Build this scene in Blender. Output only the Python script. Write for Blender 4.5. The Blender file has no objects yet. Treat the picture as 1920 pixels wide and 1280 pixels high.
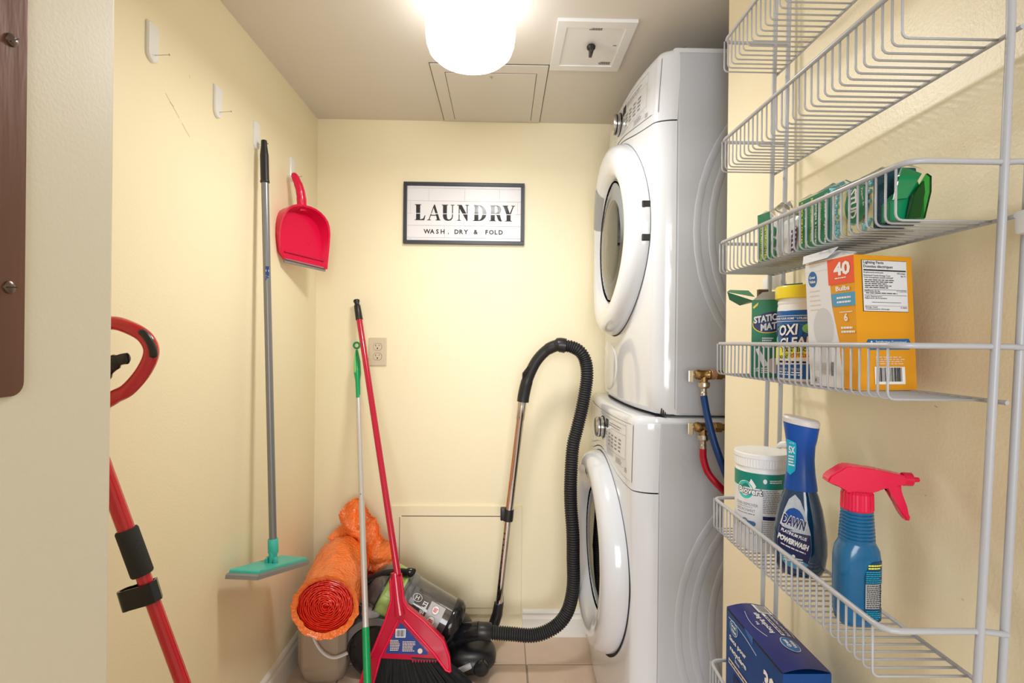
import bpy, bmesh, math, random
from mathutils import Vector, Matrix, noise
PI = math.pi
R = math.radians
C = bpy.context.scene.collection
scn = bpy.context.scene
random.seed(7)

# ------------------------------------------------------------------ camera
cam_d = bpy.data.cameras.new('camera'); cam = bpy.data.objects.new('camera', cam_d); C.objects.link(cam)
cam_d.lens = 18.375; cam_d.sensor_width = 36; cam_d.clip_start = 0.02
_psi, _rho = R(1.05), R(0.6)
_F = Vector((math.sin(_psi), math.cos(_psi), 0)); _R0 = Vector((math.cos(_psi), -math.sin(_psi), 0)); _U0 = Vector((0, 0, 1))
_R = _R0*math.cos(_rho) + _U0*math.sin(_rho); _U = _U0*math.cos(_rho) - _R0*math.sin(_rho)
m = Matrix.Identity(4)
for i in range(3):
    m[i][0] = _R[i]; m[i][1] = _U[i]; m[i][2] = -_F[i]
m.translation = (0, 0, 1.18)
cam.matrix_world = m
scn.camera = cam

# ------------------------------------------------------------------ light
w = bpy.data.worlds.new('world'); scn.world = w; w.use_nodes = True
w.node_tree.nodes['Background'].inputs[0].default_value = (1.0, 0.97, 0.93, 1)
w.node_tree.nodes['Background'].inputs[1].default_value = 0.62
def area(name, loc, rot, sx, sy, power, col):
    l = bpy.data.lights.new(name, 'AREA'); l.shape = 'RECTANGLE'; l.size = sx; l.size_y = sy
    l.energy = power; l.color = col
    o = bpy.data.objects.new(name, l); C.objects.link(o); o.location = loc; o.rotation_euler = rot
    return o
area('added_fill_light', (0.0, -4.6, 1.6), (R(90), 0, 0), 3.4, 2.4, 220, (0.95, 0.97, 1.0))  # broad fill added behind the camera to brighten the room, no real window there
LAMP_EMIT = 4.5
scn.view_settings.view_transform = 'Standard'
scn.view_settings.look = 'None'
scn.view_settings.exposure = 0.05
scn.view_settings.gamma = 1.0
scn.view_settings.use_curve_mapping = False

# ------------------------------------------------------------------ materials
def lin(c):
    return tuple((x/12.92 if x <= 0.04045 else ((x+0.055)/1.055)**2.4) for x in c)
def hx(s):
    return lin(tuple(int(s[i:i+2], 16)/255 for i in (0, 2, 4)))
def mat(name, col, rough=0.5, metal=0.0, bump=0.0, bscale=200.0, var=0.0, vscale=6.0, spec=0.5, trans=0.0, coat=0.0, ior=1.45, emit=None, estr=0, alpha=1.0, sss=0.0, stretch=None):
    M = bpy.data.materials.new(name); M.use_nodes = True
    nt = M.node_tree; b = nt.nodes['Principled BSDF']
    if isinstance(col, str): col = hx(col)
    b.inputs['Base Color'].default_value = (*col, 1)
    b.inputs['Roughness'].default_value = rough; b.inputs['Metallic'].default_value = metal
    b.inputs['Specular IOR Level'].default_value = spec; b.inputs['IOR'].default_value = ior
    b.inputs['Transmission Weight'].default_value = trans
    b.inputs['Coat Weight'].default_value = coat; b.inputs['Coat Roughness'].default_value = 0.05
    b.inputs['Alpha'].default_value = alpha
    if sss:
        b.inputs['Subsurface Weight'].default_value = sss; b.inputs['Subsurface Radius'].default_value = (0.02, 0.008, 0.004)
    if emit:
        b.inputs['Emission Color'].default_value = (*emit, 1); b.inputs['Emission Strength'].default_value = estr
    tc = nt.nodes.new('ShaderNodeTexCoord'); mp = nt.nodes.new('ShaderNodeMapping')
    nt.links.new(tc.outputs['Object'], mp.inputs['Vector'])
    if stretch: mp.inputs['Scale'].default_value = stretch
    nz = nt.nodes.new('ShaderNodeTexNoise'); nz.inputs['Scale'].default_value = vscale; nz.inputs['Detail'].default_value = 5
    nt.links.new(mp.outputs['Vector'], nz.inputs['Vector'])
    mx = nt.nodes.new('ShaderNodeMix'); mx.data_type = 'RGBA'
    mx.inputs[6].default_value = (*[max(0, c*(1-var)) for c in col], 1); mx.inputs[7].default_value = (*[min(1, c*(1+var)) for c in col], 1)
    nt.links.new(nz.outputs['Fac'], mx.inputs[0]); nt.links.new(mx.outputs[2], b.inputs['Base Color'])
    if bump:
        n2 = nt.nodes.new('ShaderNodeTexNoise'); n2.inputs['Scale'].default_value = bscale; n2.inputs['Detail'].default_value = 3
        nt.links.new(mp.outputs['Vector'], n2.inputs['Vector'])
        bp = nt.nodes.new('ShaderNodeBump'); bp.inputs['Strength'].default_value = bump; bp.inputs['Distance'].default_value = 0.002
        nt.links.new(n2.outputs['Fac'], bp.inputs['Height']); nt.links.new(bp.outputs['Normal'], b.inputs['Normal'])
    return M
PAINT = (0.90, 0.81, 0.57)
M = dict(
    wall=mat('cream_paint', PAINT, 0.42, bump=0.2, bscale=220, var=0.015, vscale=3, spec=0.4),
    wall_r=mat('cream_paint_near', (0.90, 0.81, 0.58), 0.38, bump=0.22, bscale=240, var=0.02, vscale=4, spec=0.45),
    jamb=mat('jamb_paint', (0.74, 0.70, 0.59), 0.5, bump=0.14, bscale=220, var=0.015, vscale=5),
    ceil=mat('ceiling_paint', (0.76, 0.72, 0.665), 0.6, bump=0.1, bscale=200, var=0.01),
    trim=mat('trim_paint', (0.82, 0.80, 0.74), 0.35),
    tile=mat('floor_tile', (0.68, 0.52, 0.41), 0.35, var=0.12, vscale=14, bump=0.1, bscale=60),
    grout=mat('grout', (0.36, 0.30, 0.24), 0.8),
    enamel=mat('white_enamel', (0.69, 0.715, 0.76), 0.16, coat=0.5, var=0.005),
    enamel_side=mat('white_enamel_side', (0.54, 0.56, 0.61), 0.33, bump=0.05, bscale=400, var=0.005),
    white=mat('white_plastic', (0.84, 0.84, 0.84), 0.35),
    white_g=mat('white_gloss', (0.85, 0.85, 0.84), 0.2),
    cream=mat('almond_plastic', (0.66, 0.56, 0.41), 0.35),
    black=mat('black_plastic', (0.018, 0.018, 0.02), 0.35),
    black_g=mat('black_gloss', (0.012, 0.012, 0.014), 0.12),
    rubber=mat('black_rubber', (0.02, 0.02, 0.022), 0.5),
    foam=mat('black_foam', (0.03, 0.03, 0.03), 0.9, bump=0.6, bscale=500),
    ink=mat('black_ink', (0.012, 0.012, 0.014), 0.6),
    greyink=mat('grey_ink', (0.25, 0.25, 0.26), 0.6),
    frame=mat('dark_frame', (0.03, 0.033, 0.045), 0.35),
    bronze=mat('brown_metal', (0.15, 0.07, 0.045), 0.38, metal=0.35, bump=0.5, bscale=60, var=0.35, vscale=30, stretch=(1, 1, 0.15)),
    screw=mat('screw_metal', (0.16, 0.12, 0.10), 0.3, metal=0.9),
    steel=mat('steel', (0.55, 0.55, 0.55), 0.22, metal=1.0),
    chrome=mat('chrome', (0.78, 0.76, 0.74), 0.07, metal=1.0),
    grey_pole=mat('grey_pole', (0.24, 0.245, 0.26), 0.3, metal=0.5),
    teal=mat('teal_plastic', (0.06, 0.50, 0.42), 0.4, var=0.08, vscale=60),
    greypad=mat('grey_pad', (0.25, 0.245, 0.235), 0.7),
    pink=mat('crimson_plastic', (0.72, 0.002, 0.055), 0.24, coat=0.15),
    pinkd=mat('crimson_dark', (0.50, 0.004, 0.05), 0.3),
    red=mat('red_gloss', (0.55, 0.006, 0.02), 0.14, coat=0.6),
    redbroom=mat('red_broom', (0.50, 0.004, 0.035), 0.22, coat=0.4),
    green=mat('green_plastic', (0.0, 0.34, 0.10), 0.3),
    ltgreen=mat('light_green', (0.22, 0.60, 0.16), 0.35),
    alu=mat('white_aluminium', (0.60, 0.58, 0.56), 0.3, metal=0.35),
    wire=mat('white_wire_coating', (0.46, 0.47, 0.50), 0.3),
    brass=mat('brass', (0.42, 0.27, 0.12), 0.25, metal=1.0, bump=0.2, bscale=90, var=0.2, vscale=60),
    copper=mat('copper', (0.75, 0.42, 0.28), 0.35, metal=0.7),
    nickel=mat('nickel', (0.55, 0.50, 0.42), 0.25, metal=1.0),
    bluehose=mat('blue_hose', (0.0, 0.035, 0.16), 0.35),
    redhose=mat('red_hose', (0.42, 0.0, 0.02), 0.35),
    jug=mat('beige_jug', (0.42, 0.33, 0.24), 0.5, var=0.04),
    lime=mat('lime_plastic', (0.42, 0.58, 0.16), 0.35),
    vgrey=mat('vacuum_grey', (0.20, 0.20, 0.21), 0.2, metal=0.5),
    ltgrey=mat('light_grey', (0.50, 0.50, 0.50), 0.4),
    pouchgreen=mat('pouch_green', (0.0, 0.21, 0.07), 0.2, coat=0.5),
    pocket=mat('grey_pocket', (0.32, 0.33, 0.34), 0.3),
    picture=mat('bulb_print', (0.58, 0.59, 0.62), 0.4),
    drum=mat('drum_dark', (0.06, 0.06, 0.065), 0.25, metal=0.6),
    dgrey=mat('dryer_window_back', (0.55, 0.56, 0.57), 0.4),
    bin=mat('dusty_clear_bin', (0.085, 0.08, 0.075), 0.12, var=0.7, vscale=18, coat=0.8),
    orange=None, orangecore=None,
    glass=mat('clear_glass', (0.9, 0.92, 0.92), 0.02, trans=1.0),
    film=mat('clear_film', (0.9, 0.93, 0.92), 0.08, trans=1.0, ior=1.1, alpha=0.45),
    greenfilm=mat('green_film', (0.05, 0.55, 0.15), 0.15, trans=0.6, ior=1.1, alpha=0.8),
    gcard=mat('green_card', (0.0, 0.20, 0.08), 0.35), gcard2=mat('green_box_card', (0.015, 0.20, 0.09), 0.45, var=0.1, vscale=40), gcardin=mat('grey_card', (0.42, 0.40, 0.34), 0.7),
    yellow=mat('yellow_plastic', (0.85, 0.66, 0.02), 0.3), yink=mat('yellow_ink', (0.9, 0.85, 0.05), 0.5),
    sponge=mat('sponge_yellow', (0.74, 0.70, 0.42), 0.8, var=0.08, vscale=80, bump=0.6, bscale=300),
    beads=mat('blue_beads', (0.22, 0.58, 0.66), 0.3), pad=mat('teal_pad', (0.006, 0.06, 0.10), 0.8, var=0.4, vscale=120, bump=1.0, bscale=600),
    whitepack=mat('white_pack', (0.72, 0.74, 0.74), 0.3), pinkink=mat('pink_ink', (0.5, 0.02, 0.15), 0.5),
    wink=mat('white_ink', (0.85, 0.85, 0.84), 0.5), label_w=mat('label_white', (0.74, 0.75, 0.78), 0.4),
    blue=mat('label_blue', (0.0, 0.10, 0.36), 0.35, var=0.15, vscale=30), navy=mat('navy_ink', (0.01, 0.015, 0.10), 0.4),
    amber=mat('amber_card', (0.76, 0.33, 0.012), 0.4), orangered=mat('orange_red_ink', (0.80, 0.10, 0.04), 0.45), sky=mat('sky_ink', (0.08, 0.33, 0.55), 0.45),
    inside=mat('box_inside', (0.05, 0.03, 0.02), 0.8), redink=mat('red_ink', (0.7, 0.02, 0.03), 0.5),
    bottle=mat('blue_bottle', (0.0, 0.045, 0.20), 0.12, coat=0.6), bottle2=mat('dark_blue_bottle', (0.002, 0.035, 0.10), 0.10, coat=0.6), shroud=mat('blue_shroud', (0.0, 0.07, 0.36), 0.3),
    sprayb=mat('sprayer_bottle_blue', (0.005, 0.115, 0.27), 0.2, coat=0.3), spray_l=mat('sprayer_label', (0.005, 0.05, 0.12), 0.35),
    cyan=mat('cyan_label', (0.0, 0.42, 0.62), 0.35), cap=mat('cap_white', (0.66, 0.64, 0.62), 0.35),
    silver=mat('silver_label', (0.5, 0.56, 0.62), 0.4, var=0.3, vscale=200),
    bagbox=mat('blue_card', (0.012, 0.02, 0.16), 0.35, var=0.25, vscale=25), bagside=mat('blue_card_side', (0.0, 0.055, 0.24), 0.35, var=0.2, vscale=20), bagtab=mat('blue_tab', (0.03, 0.13, 0.42), 0.4),
    tanink=mat('tan_ink', (0.75, 0.62, 0.50), 0.5), tgreen=mat('label_green', (0.0, 0.22, 0.17), 0.4), aqua=mat('aqua_ink', (0.05, 0.5, 0.45), 0.4),
    steelblue=mat('steel_blue_ink', (0.05, 0.16, 0.32), 0.4), bluebadge=mat('badge_blue', (0.01, 0.13, 0.36), 0.4),
    sticker=mat('sticker_blue', (0.01, 0.04, 0.22), 0.35), scuff=mat('scuff', (0.60, 0.52, 0.38), 0.8), dark=mat('shadow_gap', (0.015, 0.014, 0.013), 0.8),
    groove=mat('groove_dark', (0.10, 0.085, 0.07), 0.8), signw=mat('sign_tile', (0.80, 0.81, 0.82), 0.35), signg=mat('sign_joint', (0.50, 0.50, 0.51), 0.6),
    brown=mat('brown_card', (0.16, 0.08, 0.05), 0.7),
)
def thin(name, col, gl, rough=0.02):
    m_ = bpy.data.materials.new(name); m_.use_nodes = True; nt = m_.node_tree; nt.nodes.clear()
    o = nt.nodes.new('ShaderNodeOutputMaterial'); mx = nt.nodes.new('ShaderNodeMixShader'); t = nt.nodes.new('ShaderNodeBsdfTransparent'); g = nt.nodes.new('ShaderNodeBsdfGlossy')
    fr = nt.nodes.new('ShaderNodeLayerWeight'); fr.inputs[0].default_value = gl
    t.inputs[0].default_value = (*col, 1); g.inputs['Roughness'].default_value = rough
    nt.links.new(fr.outputs['Fresnel'], mx.inputs[0]); nt.links.new(t.outputs[0], mx.inputs[1]); nt.links.new(g.outputs[0], mx.inputs[2]); nt.links.new(mx.outputs[0], o.inputs[0])
    return m_
def wrapmat(name, col, rough):
    m_ = mat(name, col, rough, coat=0.4, sss=0.35)
    nt = m_.node_tree; b = nt.nodes['Principled BSDF']
    v = nt.nodes.new('ShaderNodeTexVoronoi'); v.inputs['Scale'].default_value = 95
    tc = nt.nodes.new('ShaderNodeTexCoord'); nt.links.new(tc.outputs['Object'], v.inputs['Vector'])
    bp = nt.nodes.new('ShaderNodeBump'); bp.inputs['Strength'].default_value = 0.9; bp.inputs['Distance'].default_value = 0.004; bp.invert = True
    nt.links.new(v.outputs['Distance'], bp.inputs['Height']); nt.links.new(bp.outputs['Normal'], b.inputs['Normal'])
    return m_
M['orange'] = wrapmat('orange_bubble_wrap', (1.0, 0.23, 0.045), 0.25)
M['orangecore'] = wrapmat('orange_roll_core', (0.95, 0.03, 0.01), 0.35)
M['glass'] = thin('clear_glass_pane', (0.99, 0.98, 0.98), 0.13, 0.07)
M['doorglass'] = thin('door_glass', (0.80, 0.81, 0.82), 0.35)
M['film'] = thin('clear_film_wrap', (0.985, 0.99, 0.99), 0.06, 0.12)
M['greenfilm'] = thin('green_film_wrap', (0.25, 0.75, 0.35), 0.25, 0.12)
M['lamp'] = mat('lamp_glass', (0.9, 0.9, 0.9), 0.3, emit=(1.0, 0.975, 0.94), estr=LAMP_EMIT)

# ------------------------------------------------------------------ mesh helpers
WM = {}      # world matrix of every parent
class MB:
    def __init__(s): s.bm = bmesh.new()
    def poly(s, pts):
        try: s.bm.faces.new([s.bm.verts.new(p) for p in pts])
        except ValueError: pass
    def box(s, a, b, bev=0.0, rot=None, piv=None):
        t = bmesh.new(); bmesh.ops.create_cube(t, size=1)
        c = [(a[i]+b[i])/2 for i in range(3)]; d = [abs(b[i]-a[i]) for i in range(3)]
        for v in t.verts: v.co = Vector((c[0]+v.co.x*d[0], c[1]+v.co.y*d[1], c[2]+v.co.z*d[2]))
        if bev: bmesh.ops.bevel(t, geom=t.edges[:], offset=min(bev, min(d)*0.45), segments=2, affect='EDGES', profile=0.6)
        if rot is not None:
            p = Vector(piv if piv is not None else c)
            for v in t.verts: v.co = p + rot @ (v.co-p)
        s.merge(t); return s
    def merge(s, t):
        mp = {}
        for v in t.verts: mp[v] = s.bm.verts.new(v.co)
        for f in t.faces:
            try: s.bm.faces.new([mp[v] for v in f.verts])
            except ValueError: pass
        t.free()
    def rings(s, rings, cap=True, closed=True):
        vr = [[s.bm.verts.new(p) for p in r] for r in rings]
        n = len(vr[0])
        for a, b in zip(vr, vr[1:]):
            for i in range(n if closed else n-1):
                j = (i+1) % n
                try: s.bm.faces.new((a[i], a[j], b[j], b[i]))
                except ValueError: pass
        if cap and closed:
            s.bm.faces.new(vr[0][::-1]); s.bm.faces.new(vr[-1])
        return s
    def tube(s, pts, r, seg=10, cap=True, squash=None):
        pts = [Vector(p) for p in pts]; n = len(pts); rr = r if isinstance(r, (list, tuple)) else [r]*n
        rings = []; prev = None
        for i, p in enumerate(pts):
            t = (pts[min(i+1, n-1)]-pts[max(i-1, 0)]).normalized()
            if prev is None:
                prev = Vector((0, 0, 1)) if abs(t.z) < 0.9 else Vector((0, 1, 0))
            nn = (prev - t*prev.dot(t)).normalized(); prev = nn; bb = t.cross(nn)
            sq = squash or 1
            rings.append([p + nn*math.cos(2*PI*k/seg)*rr[i] + bb*math.sin(2*PI*k/seg)*rr[i]*sq for k in range(seg)])
        return s.rings(rings, cap)
    def lathe(s, prof, c, ax=(0, 0, 1), seg=32, cap=True, sc=(1, 1)):
        ax = Vector(ax).normalized(); u = Vector((1, 0, 0)) if abs(ax.x) < 0.9 else Vector((0, 1, 0))
        u = (u-ax*u.dot(ax)).normalized(); v = ax.cross(u); c = Vector(c)
        rings = [[c+ax*h+(u*math.cos(2*PI*k/seg)*sc[0]+v*math.sin(2*PI*k/seg)*sc[1])*max(r, 1e-5) for k in range(seg)] for r, h in prof]
        return s.rings(rings, cap)
    def prism(s, poly, fn, w0, w1):
        a = [s.bm.verts.new(fn(u, v, w0)) for u, v in poly]; b = [s.bm.verts.new(fn(u, v, w1)) for u, v in poly]
        n = len(poly)
        try:
            s.bm.faces.new(a[::-1]); s.bm.faces.new(b)
            for i in range(n): s.bm.faces.new((a[i], a[(i+1) % n], b[(i+1) % n], b[i]))
        except ValueError: pass
        return s
def smooth_path(pts, n=8):
    pts = [Vector(p) for p in pts]; out = []
    for i in range(len(pts)-1):
        p0 = pts[max(i-1, 0)]; p1 = pts[i]; p2 = pts[i+1]; p3 = pts[min(i+2, len(pts)-1)]
        for k in range(n):
            t = k/n
            out.append(0.5*((2*p1)+(-p0+p2)*t+(2*p0-5*p1+4*p2-p3)*t*t+(-p0+3*p1-3*p2+p3)*t**3))
    out.append(pts[-1]); return out
def obj(name, mb, m_, parent=None, smooth=None, label=None, kind=None, local=False):
    bm = mb.bm if isinstance(mb, MB) else mb
    bmesh.ops.remove_doubles(bm, verts=bm.verts[:], dist=1e-6)
    bmesh.ops.recalc_face_normals(bm, faces=bm.faces[:])
    me = bpy.data.meshes.new(name)
    if parent is not None and not local:
        inv = WM[parent].inverted()
        for v in bm.verts: v.co = inv @ v.co
    bm.to_mesh(me); bm.free()
    me.materials.append(m_)
    if smooth is not None:
        me.polygons.foreach_set('use_smooth', [True]*len(me.polygons))
        me.set_sharp_from_angle(angle=R(smooth))
    o = bpy.data.objects.new(name, me); C.objects.link(o)
    if parent is not None: o.parent = parent; WM[o] = WM[parent]
    else: WM[o] = Matrix.Identity(4)
    if label: o['label'] = label
    if kind: o['kind'] = kind
    return o
def thing(name, label, cat, loc, group=None):
    o = bpy.data.objects.new(name, None); C.objects.link(o); o.empty_display_size = 0.05
    o.location = loc; o['label'] = label; o['category'] = cat
    if group: o['group'] = group
    WM[o] = Matrix.Translation(loc); return o
def struct(name, mb, m_, parent=None, smooth=None):
    o = obj(name, mb, m_, parent, smooth)
    if parent is None: o['kind'] = 'structure'
    return o
def flat(o, right, up, lean=0):
    o = Vector(o); r = Vector(right).normalized(); u = Vector(up).normalized(); n = r.cross(u)
    return lambda a, b, c=0.0: o + r*a + u*b + n*c
def cyl(c, rad, ang, rz=None):
    # u runs round the cylinder seen from outside, v is height, w is outward
    def f(a, b, c_=0.0):
        rr = rz(b) if rz else rad
        t = ang + a/rad
        return Vector((c[0]+math.cos(t)*(rr+c_), c[1]+math.sin(t)*(rr+c_), c[2]+b))
    return f
_tc = {}
def text_pts(body, bold, shear):
    key = (body, bold, shear)
    if key in _tc: return _tc[key]
    cu = bpy.data.curves.new('t', 'FONT'); cu.body = body; cu.size = 1; cu.offset = bold; cu.shear = shear
    cu.align_x = 'CENTER'; cu.align_y = 'CENTER'; cu.resolution_u = 2
    to = bpy.data.objects.new('t', cu); C.objects.link(to)
    dg = bpy.context.evaluated_depsgraph_get(); me = bpy.data.meshes.new_from_object(to.evaluated_get(dg))
    vs = [v.co.copy() for v in me.vertices]; fs = [tuple(p.vertices) for p in me.polygons]
    bpy.data.objects.remove(to); bpy.data.meshes.remove(me); bpy.data.curves.remove(cu)
    xs = [v.x for v in vs]; ys = [v.y for v in vs]
    cx, cy = (min(xs)+max(xs))/2, (min(ys)+max(ys))/2
    vs = [((v.x-cx), (v.y-cy)) for v in vs]
    _tc[key] = (vs, fs, max(xs)-min(xs), max(ys)-min(ys)); return _tc[key]
def text(mb, body, fn, u, v, width=None, height=None, bold=0.0, shear=0.0, w=0.0006, rot=0.0):
    vs, fs, W, H = text_pts(body, bold, shear)
    sx = width/W if width else None; sy = height/H if height else None
    if sx is None: sx = sy
    if sy is None: sy = sx
    cr, sr = math.cos(rot), math.sin(rot); nv = []
    for x, y in vs:
        x *= sx; y *= sy
        nv.append(mb.bm.verts.new(fn(u+x*cr-y*sr, v+x*sr+y*cr, w)))
    for f in fs:
        try: mb.bm.faces.new([nv[i] for i in f])
        except ValueError: pass
def lines(mb, fn, u0, u1, v0, v1, n, th=0.3, w=0.0006, seed=1):
    rn = random.Random(seed); d = (v0-v1)/n
    for i in range(n):
        vv = v0-d*(i+0.5); x = u0
        end = u1-(u1-u0)*rn.uniform(0, 0.25)
        while x < end:
            l = (u1-u0)*rn.uniform(0.08, 0.2); e = min(x+l, end)
            mb.poly([fn(x, vv-d*th, w), fn(e, vv-d*th, w), fn(e, vv+d*th, w), fn(x, vv+d*th, w)]); x = e+(u1-u0)*0.025
def rect(mb, fn, u0, v0, u1, v1, w=0.0004, n=1):
    for k in range(n):
        a = u0+(u1-u0)*k/n; b = u0+(u1-u0)*(k+1)/n
        mb.poly([fn(a, v0, w), fn(b, v0, w), fn(b, v1, w), fn(a, v1, w)])
def ell(mb, fn, u, v, a, b, w=0.0004, rot=0, seg=32):
    c, s = math.cos(rot), math.sin(rot)
    mb.poly([fn(u+a*math.cos(t)*c-b*math.sin(t)*s, v+a*math.cos(t)*s+b*math.sin(t)*c, w) for t in [2*PI*k/seg for k in range(seg)]])
def barcode(mb, fn, u0, v0, u1, v1, w=0.0008, seed=3):
    rn = random.Random(seed); x = u0
    while x < u1:
        b = (u1-u0)*rn.choice((0.012, 0.02, 0.035)); rect(mb, fn, x, v0, min(x+b, u1), v1, w); x += b+(u1-u0)*rn.choice((0.012, 0.02, 0.03))

# ================================================================== THE ROOM
D, H, XL, XR, XA = 2.10, 2.06, -0.745, 0.540, 1.30
fl = struct('floor', MB().box((-1.4, -0.8, -0.06), (XA, D, -0.004)), M['grout'])
tb = MB().box((0.003, 0.003, -0.010), (0.327, 0.327, 0), 0.002)
t0 = obj('tile', tb, M['tile'], fl, local=True); first = True
for i in range(-5, 4):
    for j in range(-8, 1):
        x, y = 0.10+0.33*i, 1.911+0.33*j
        if x < -1.2 or (j == 0): continue
        o = t0 if first else t0.copy()
        if not first: C.objects.link(o); o.parent = fl
        o.location = (x, y, 0); first = False
cut = obj('tile', MB().box((0, 0.003, -0.01), (0.327, 0.186, 0), 0.002), M['tile'], fl, local=True)
cut.location = (-0.56, 1.911, 0)
for i in (-1, 0, 1, 2):
    o = cut.copy(); C.objects.link(o); o.parent = fl; o.location = (0.10+0.33*i, 1.911, 0)
struct('wall_back', MB().box((XL-0.1, D, -0.06), (XA+0.1, D+0.1, H+0.1)), M['wall'])
struct('wall_left', MB().box((XL-0.1, 0.58, -0.06), (XL, D, H+0.1)), M['wall'])
struct('wall_front', MB().box((-1.4, 0.40, -0.06), (-0.427, 0.58, H+0.1), 0.004), M['jamb'])
struct('wall_right', MB().box((XR, -0.8, -0.06), (XA, 1.257, H+0.1), 0.003), M['wall_r'])
struct('wall_alcove', MB().box((XA, 1.2, -0.06), (XA+0.1, D, H+0.1)), M['wall'])
struct('ceiling', MB().box((-1.4, -0.8, H), (XA+0.1, D, H+0.1)), M['ceil'])
def board(name, a, b, nrm):
    # baseboard from a to b with an ogee profile, nrm points into the room
    a = Vector(a); b = Vector(b); n = Vector(nrm)
    prof = [(0, 0), (0.014, 0), (0.014, 0.072), (0.012, 0.078), (0.0075, 0.084), (0.0075, 0.090), (0.011, 0.094), (0.009, 0.100), (0.004, 0.105), (0, 0.107)]
    mb = MB(); mb.rings([[p+n*x+Vector((0, 0, z)) for x, z in prof] for p in (a, b)])
    return struct(name, mb, M['trim'])
board('baseboard_back', (0.092, D, 0), (XA, D, 0), (0, -1, 0))
board('baseboard_back_left', (XL, D, 0), (-0.44, D, 0), (0, -1, 0))
board('baseboard_left', (XL, 0.58, 0), (XL, D-0.014, 0), (1, 0, 0))
# fine scuffs on the walls
sm = MB(); f = flat((XL, 0, 0), (0, 1, 0), (0, 0, 1))
for a, b in (((1.16, 1.716), (1.21, 1.683)), ((1.175, 1.703), (1.19, 1.70)), ((1.22, 1.675), (1.25, 1.655)), ((1.245, 1.80), (1.25, 1.793))):
    sm.poly([f(a[0], a[1], .0003), f(b[0], b[1], .0003), f(b[0]+0.001, b[1]+0.0012, .0003), f(a[0]+0.001, a[1]+0.0012, .0003)])
struct('trim_3', sm, M['scuff'])
sm = MB()
for y, z, a in ((0.640, 1.105, 0.0016), (0.700, 1.112, 0.001), (0.655, 0.990, 0.0012), (0.600, 0.885, 0.0012), (0.80, 1.01, 0.001)):
    sm.poly([(XR-0.0003, y+a*1.6, z+a*0.7), (XR-0.0003, y-a*1.4, z-a*0.2), (XR-0.0003, y-a*0.9, z-a), (XR-0.0003, y+a*1.0, z-a*0.3)])
struct('trim_4', sm, M['scuff'])
# ceiling access panel
acc = struct('trim_1', MB().box((-0.240, 1.661, H-0.003), (0.138, 2.088, H+0.002), 0.0008), M['ceil'])
g = MB()
for a, b in (((-0.2425, 1.658), (0.1405, 1.661)), ((-0.2425, 1.658), (-0.2405, 2.09)), ((0.1385, 1.658), (0.1405, 2.09))):
    g.box((a[0], a[1], H-0.0012), (b[0], b[1], H+0.001))
obj('gap', g, M['groove'], acc)
d0 = obj('panel', MB().box((-0.196, 1.712, H-0.0045), (0.102, 2.07, H-0.001), 0.0008), M['ceil'], acc)
g = MB().box((-0.198, 1.710, H-0.0034), (0.104, 2.072, H-0.0026))
obj('gap', g, M['groove'], acc)
obj('lock', MB().lathe([(0.006, -0.0065), (0.006, -0.003)], (-0.045, 1.735, H), seg=20), M['steel'], acc)
obj('lock_slot', MB().box((-0.0455, 1.730, H-0.0072), (-0.0445, 1.740, H-0.006)), M['ink'], acc)
# low wall access panel
acc = struct('trim_2', MB().box((-0.435, D-0.008, 0.087), (0.086, D+0.002, 0.521), 0.002), M['wall'])
obj('panel', MB().box((-0.401, D-0.0105, 0.115), (0.013, D-0.006, 0.478), 0.0015), M['wall'], acc)
g = MB()
g.box((-0.395, D-0.0088, 0.4785), (0.010, D-0.007, 0.4815)); g.box((0.0135, D-0.0088, 0.12), (0.0155, D-0.007, 0.476)); g.box((-0.4035, D-0.0088, 0.12), (-0.4018, D-0.007, 0.476))
obj('gap', g, M['groove'], acc)

# ---- brown strike plate on the jamb
t = thing('metal_plate', 'tall brown metal plate with rounded lower corner screwed to the door jamb', 'plate', (-0.427, 0.44, 1.12))
pf = flat((-0.427, 0, 0), (0, 1, 0), (0, 0, 1))
rc = 0.012; y1 = 0.4715; z0 = 1.128
pp = [(0.405, 1.70), (0.405, z0)] + [(y1-rc+rc*math.cos(a), z0+rc+rc*math.sin(a)) for a in [R(-90+15*k) for k in range(7)]] + [(y1, 1.70)]
obj('plate', MB().prism(pp, pf, -0.001, 0.003), M['bronze'], t)
for z, a in ((1.434, 40), (1.222, 5)):
    s_ = obj('screw', MB().lathe([(0.0055, 0), (0.0053, 0.0012), (0.003, 0.0028), (0, 0.003)], (-0.424, 0.4565, z), (1, 0, 0), 20), M['screw'], t, 40)
    sl = MB().box((-0.4222, 0.4520, z-0.0005), (-0.4208, 0.4610, z+0.0005), rot=Matrix.Rotation(R(a), 3, 'X'))
    obj('slot', sl, M['ink'], s_)

# ---- ceiling lamp
t = thing('ceiling_lamp', 'glowing white glass ceiling lamp shaped like a drum with rounded bottom', 'lamp', (-0.09, 1.35, H))
obj('base', MB().lathe([(0.095, 0), (0.095, -0.012), (0.085, -0.016)], (-0.09, 1.35, H), seg=40), M['white'], t, 40)
prof = [(0.02, -0.012), (0.100, -0.014), (0.1165, -0.022), (0.1175, -0.045), (0.1150, -0.095), (0.1125, -0.116), (0.106, -0.134), (0.091, -0.148), (0.066, -0.158), (0.035, -0.1635), (0.0, -0.165)]
ll = bpy.data.lights.new('lamp_glow', 'AREA'); ll.shape = 'DISK'; ll.size = 0.20; ll.energy = 7.5; ll.color = (1.0, 0.975, 0.94)
lo = bpy.data.objects.new('lamp_glow', ll); C.objects.link(lo); lo.parent = t; lo.location = (0, 0, -0.172)
obj('glass_shade', MB().lathe(prof, (-0.09, 1.35, H), seg=48), M['lamp'], t, 60)

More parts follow.
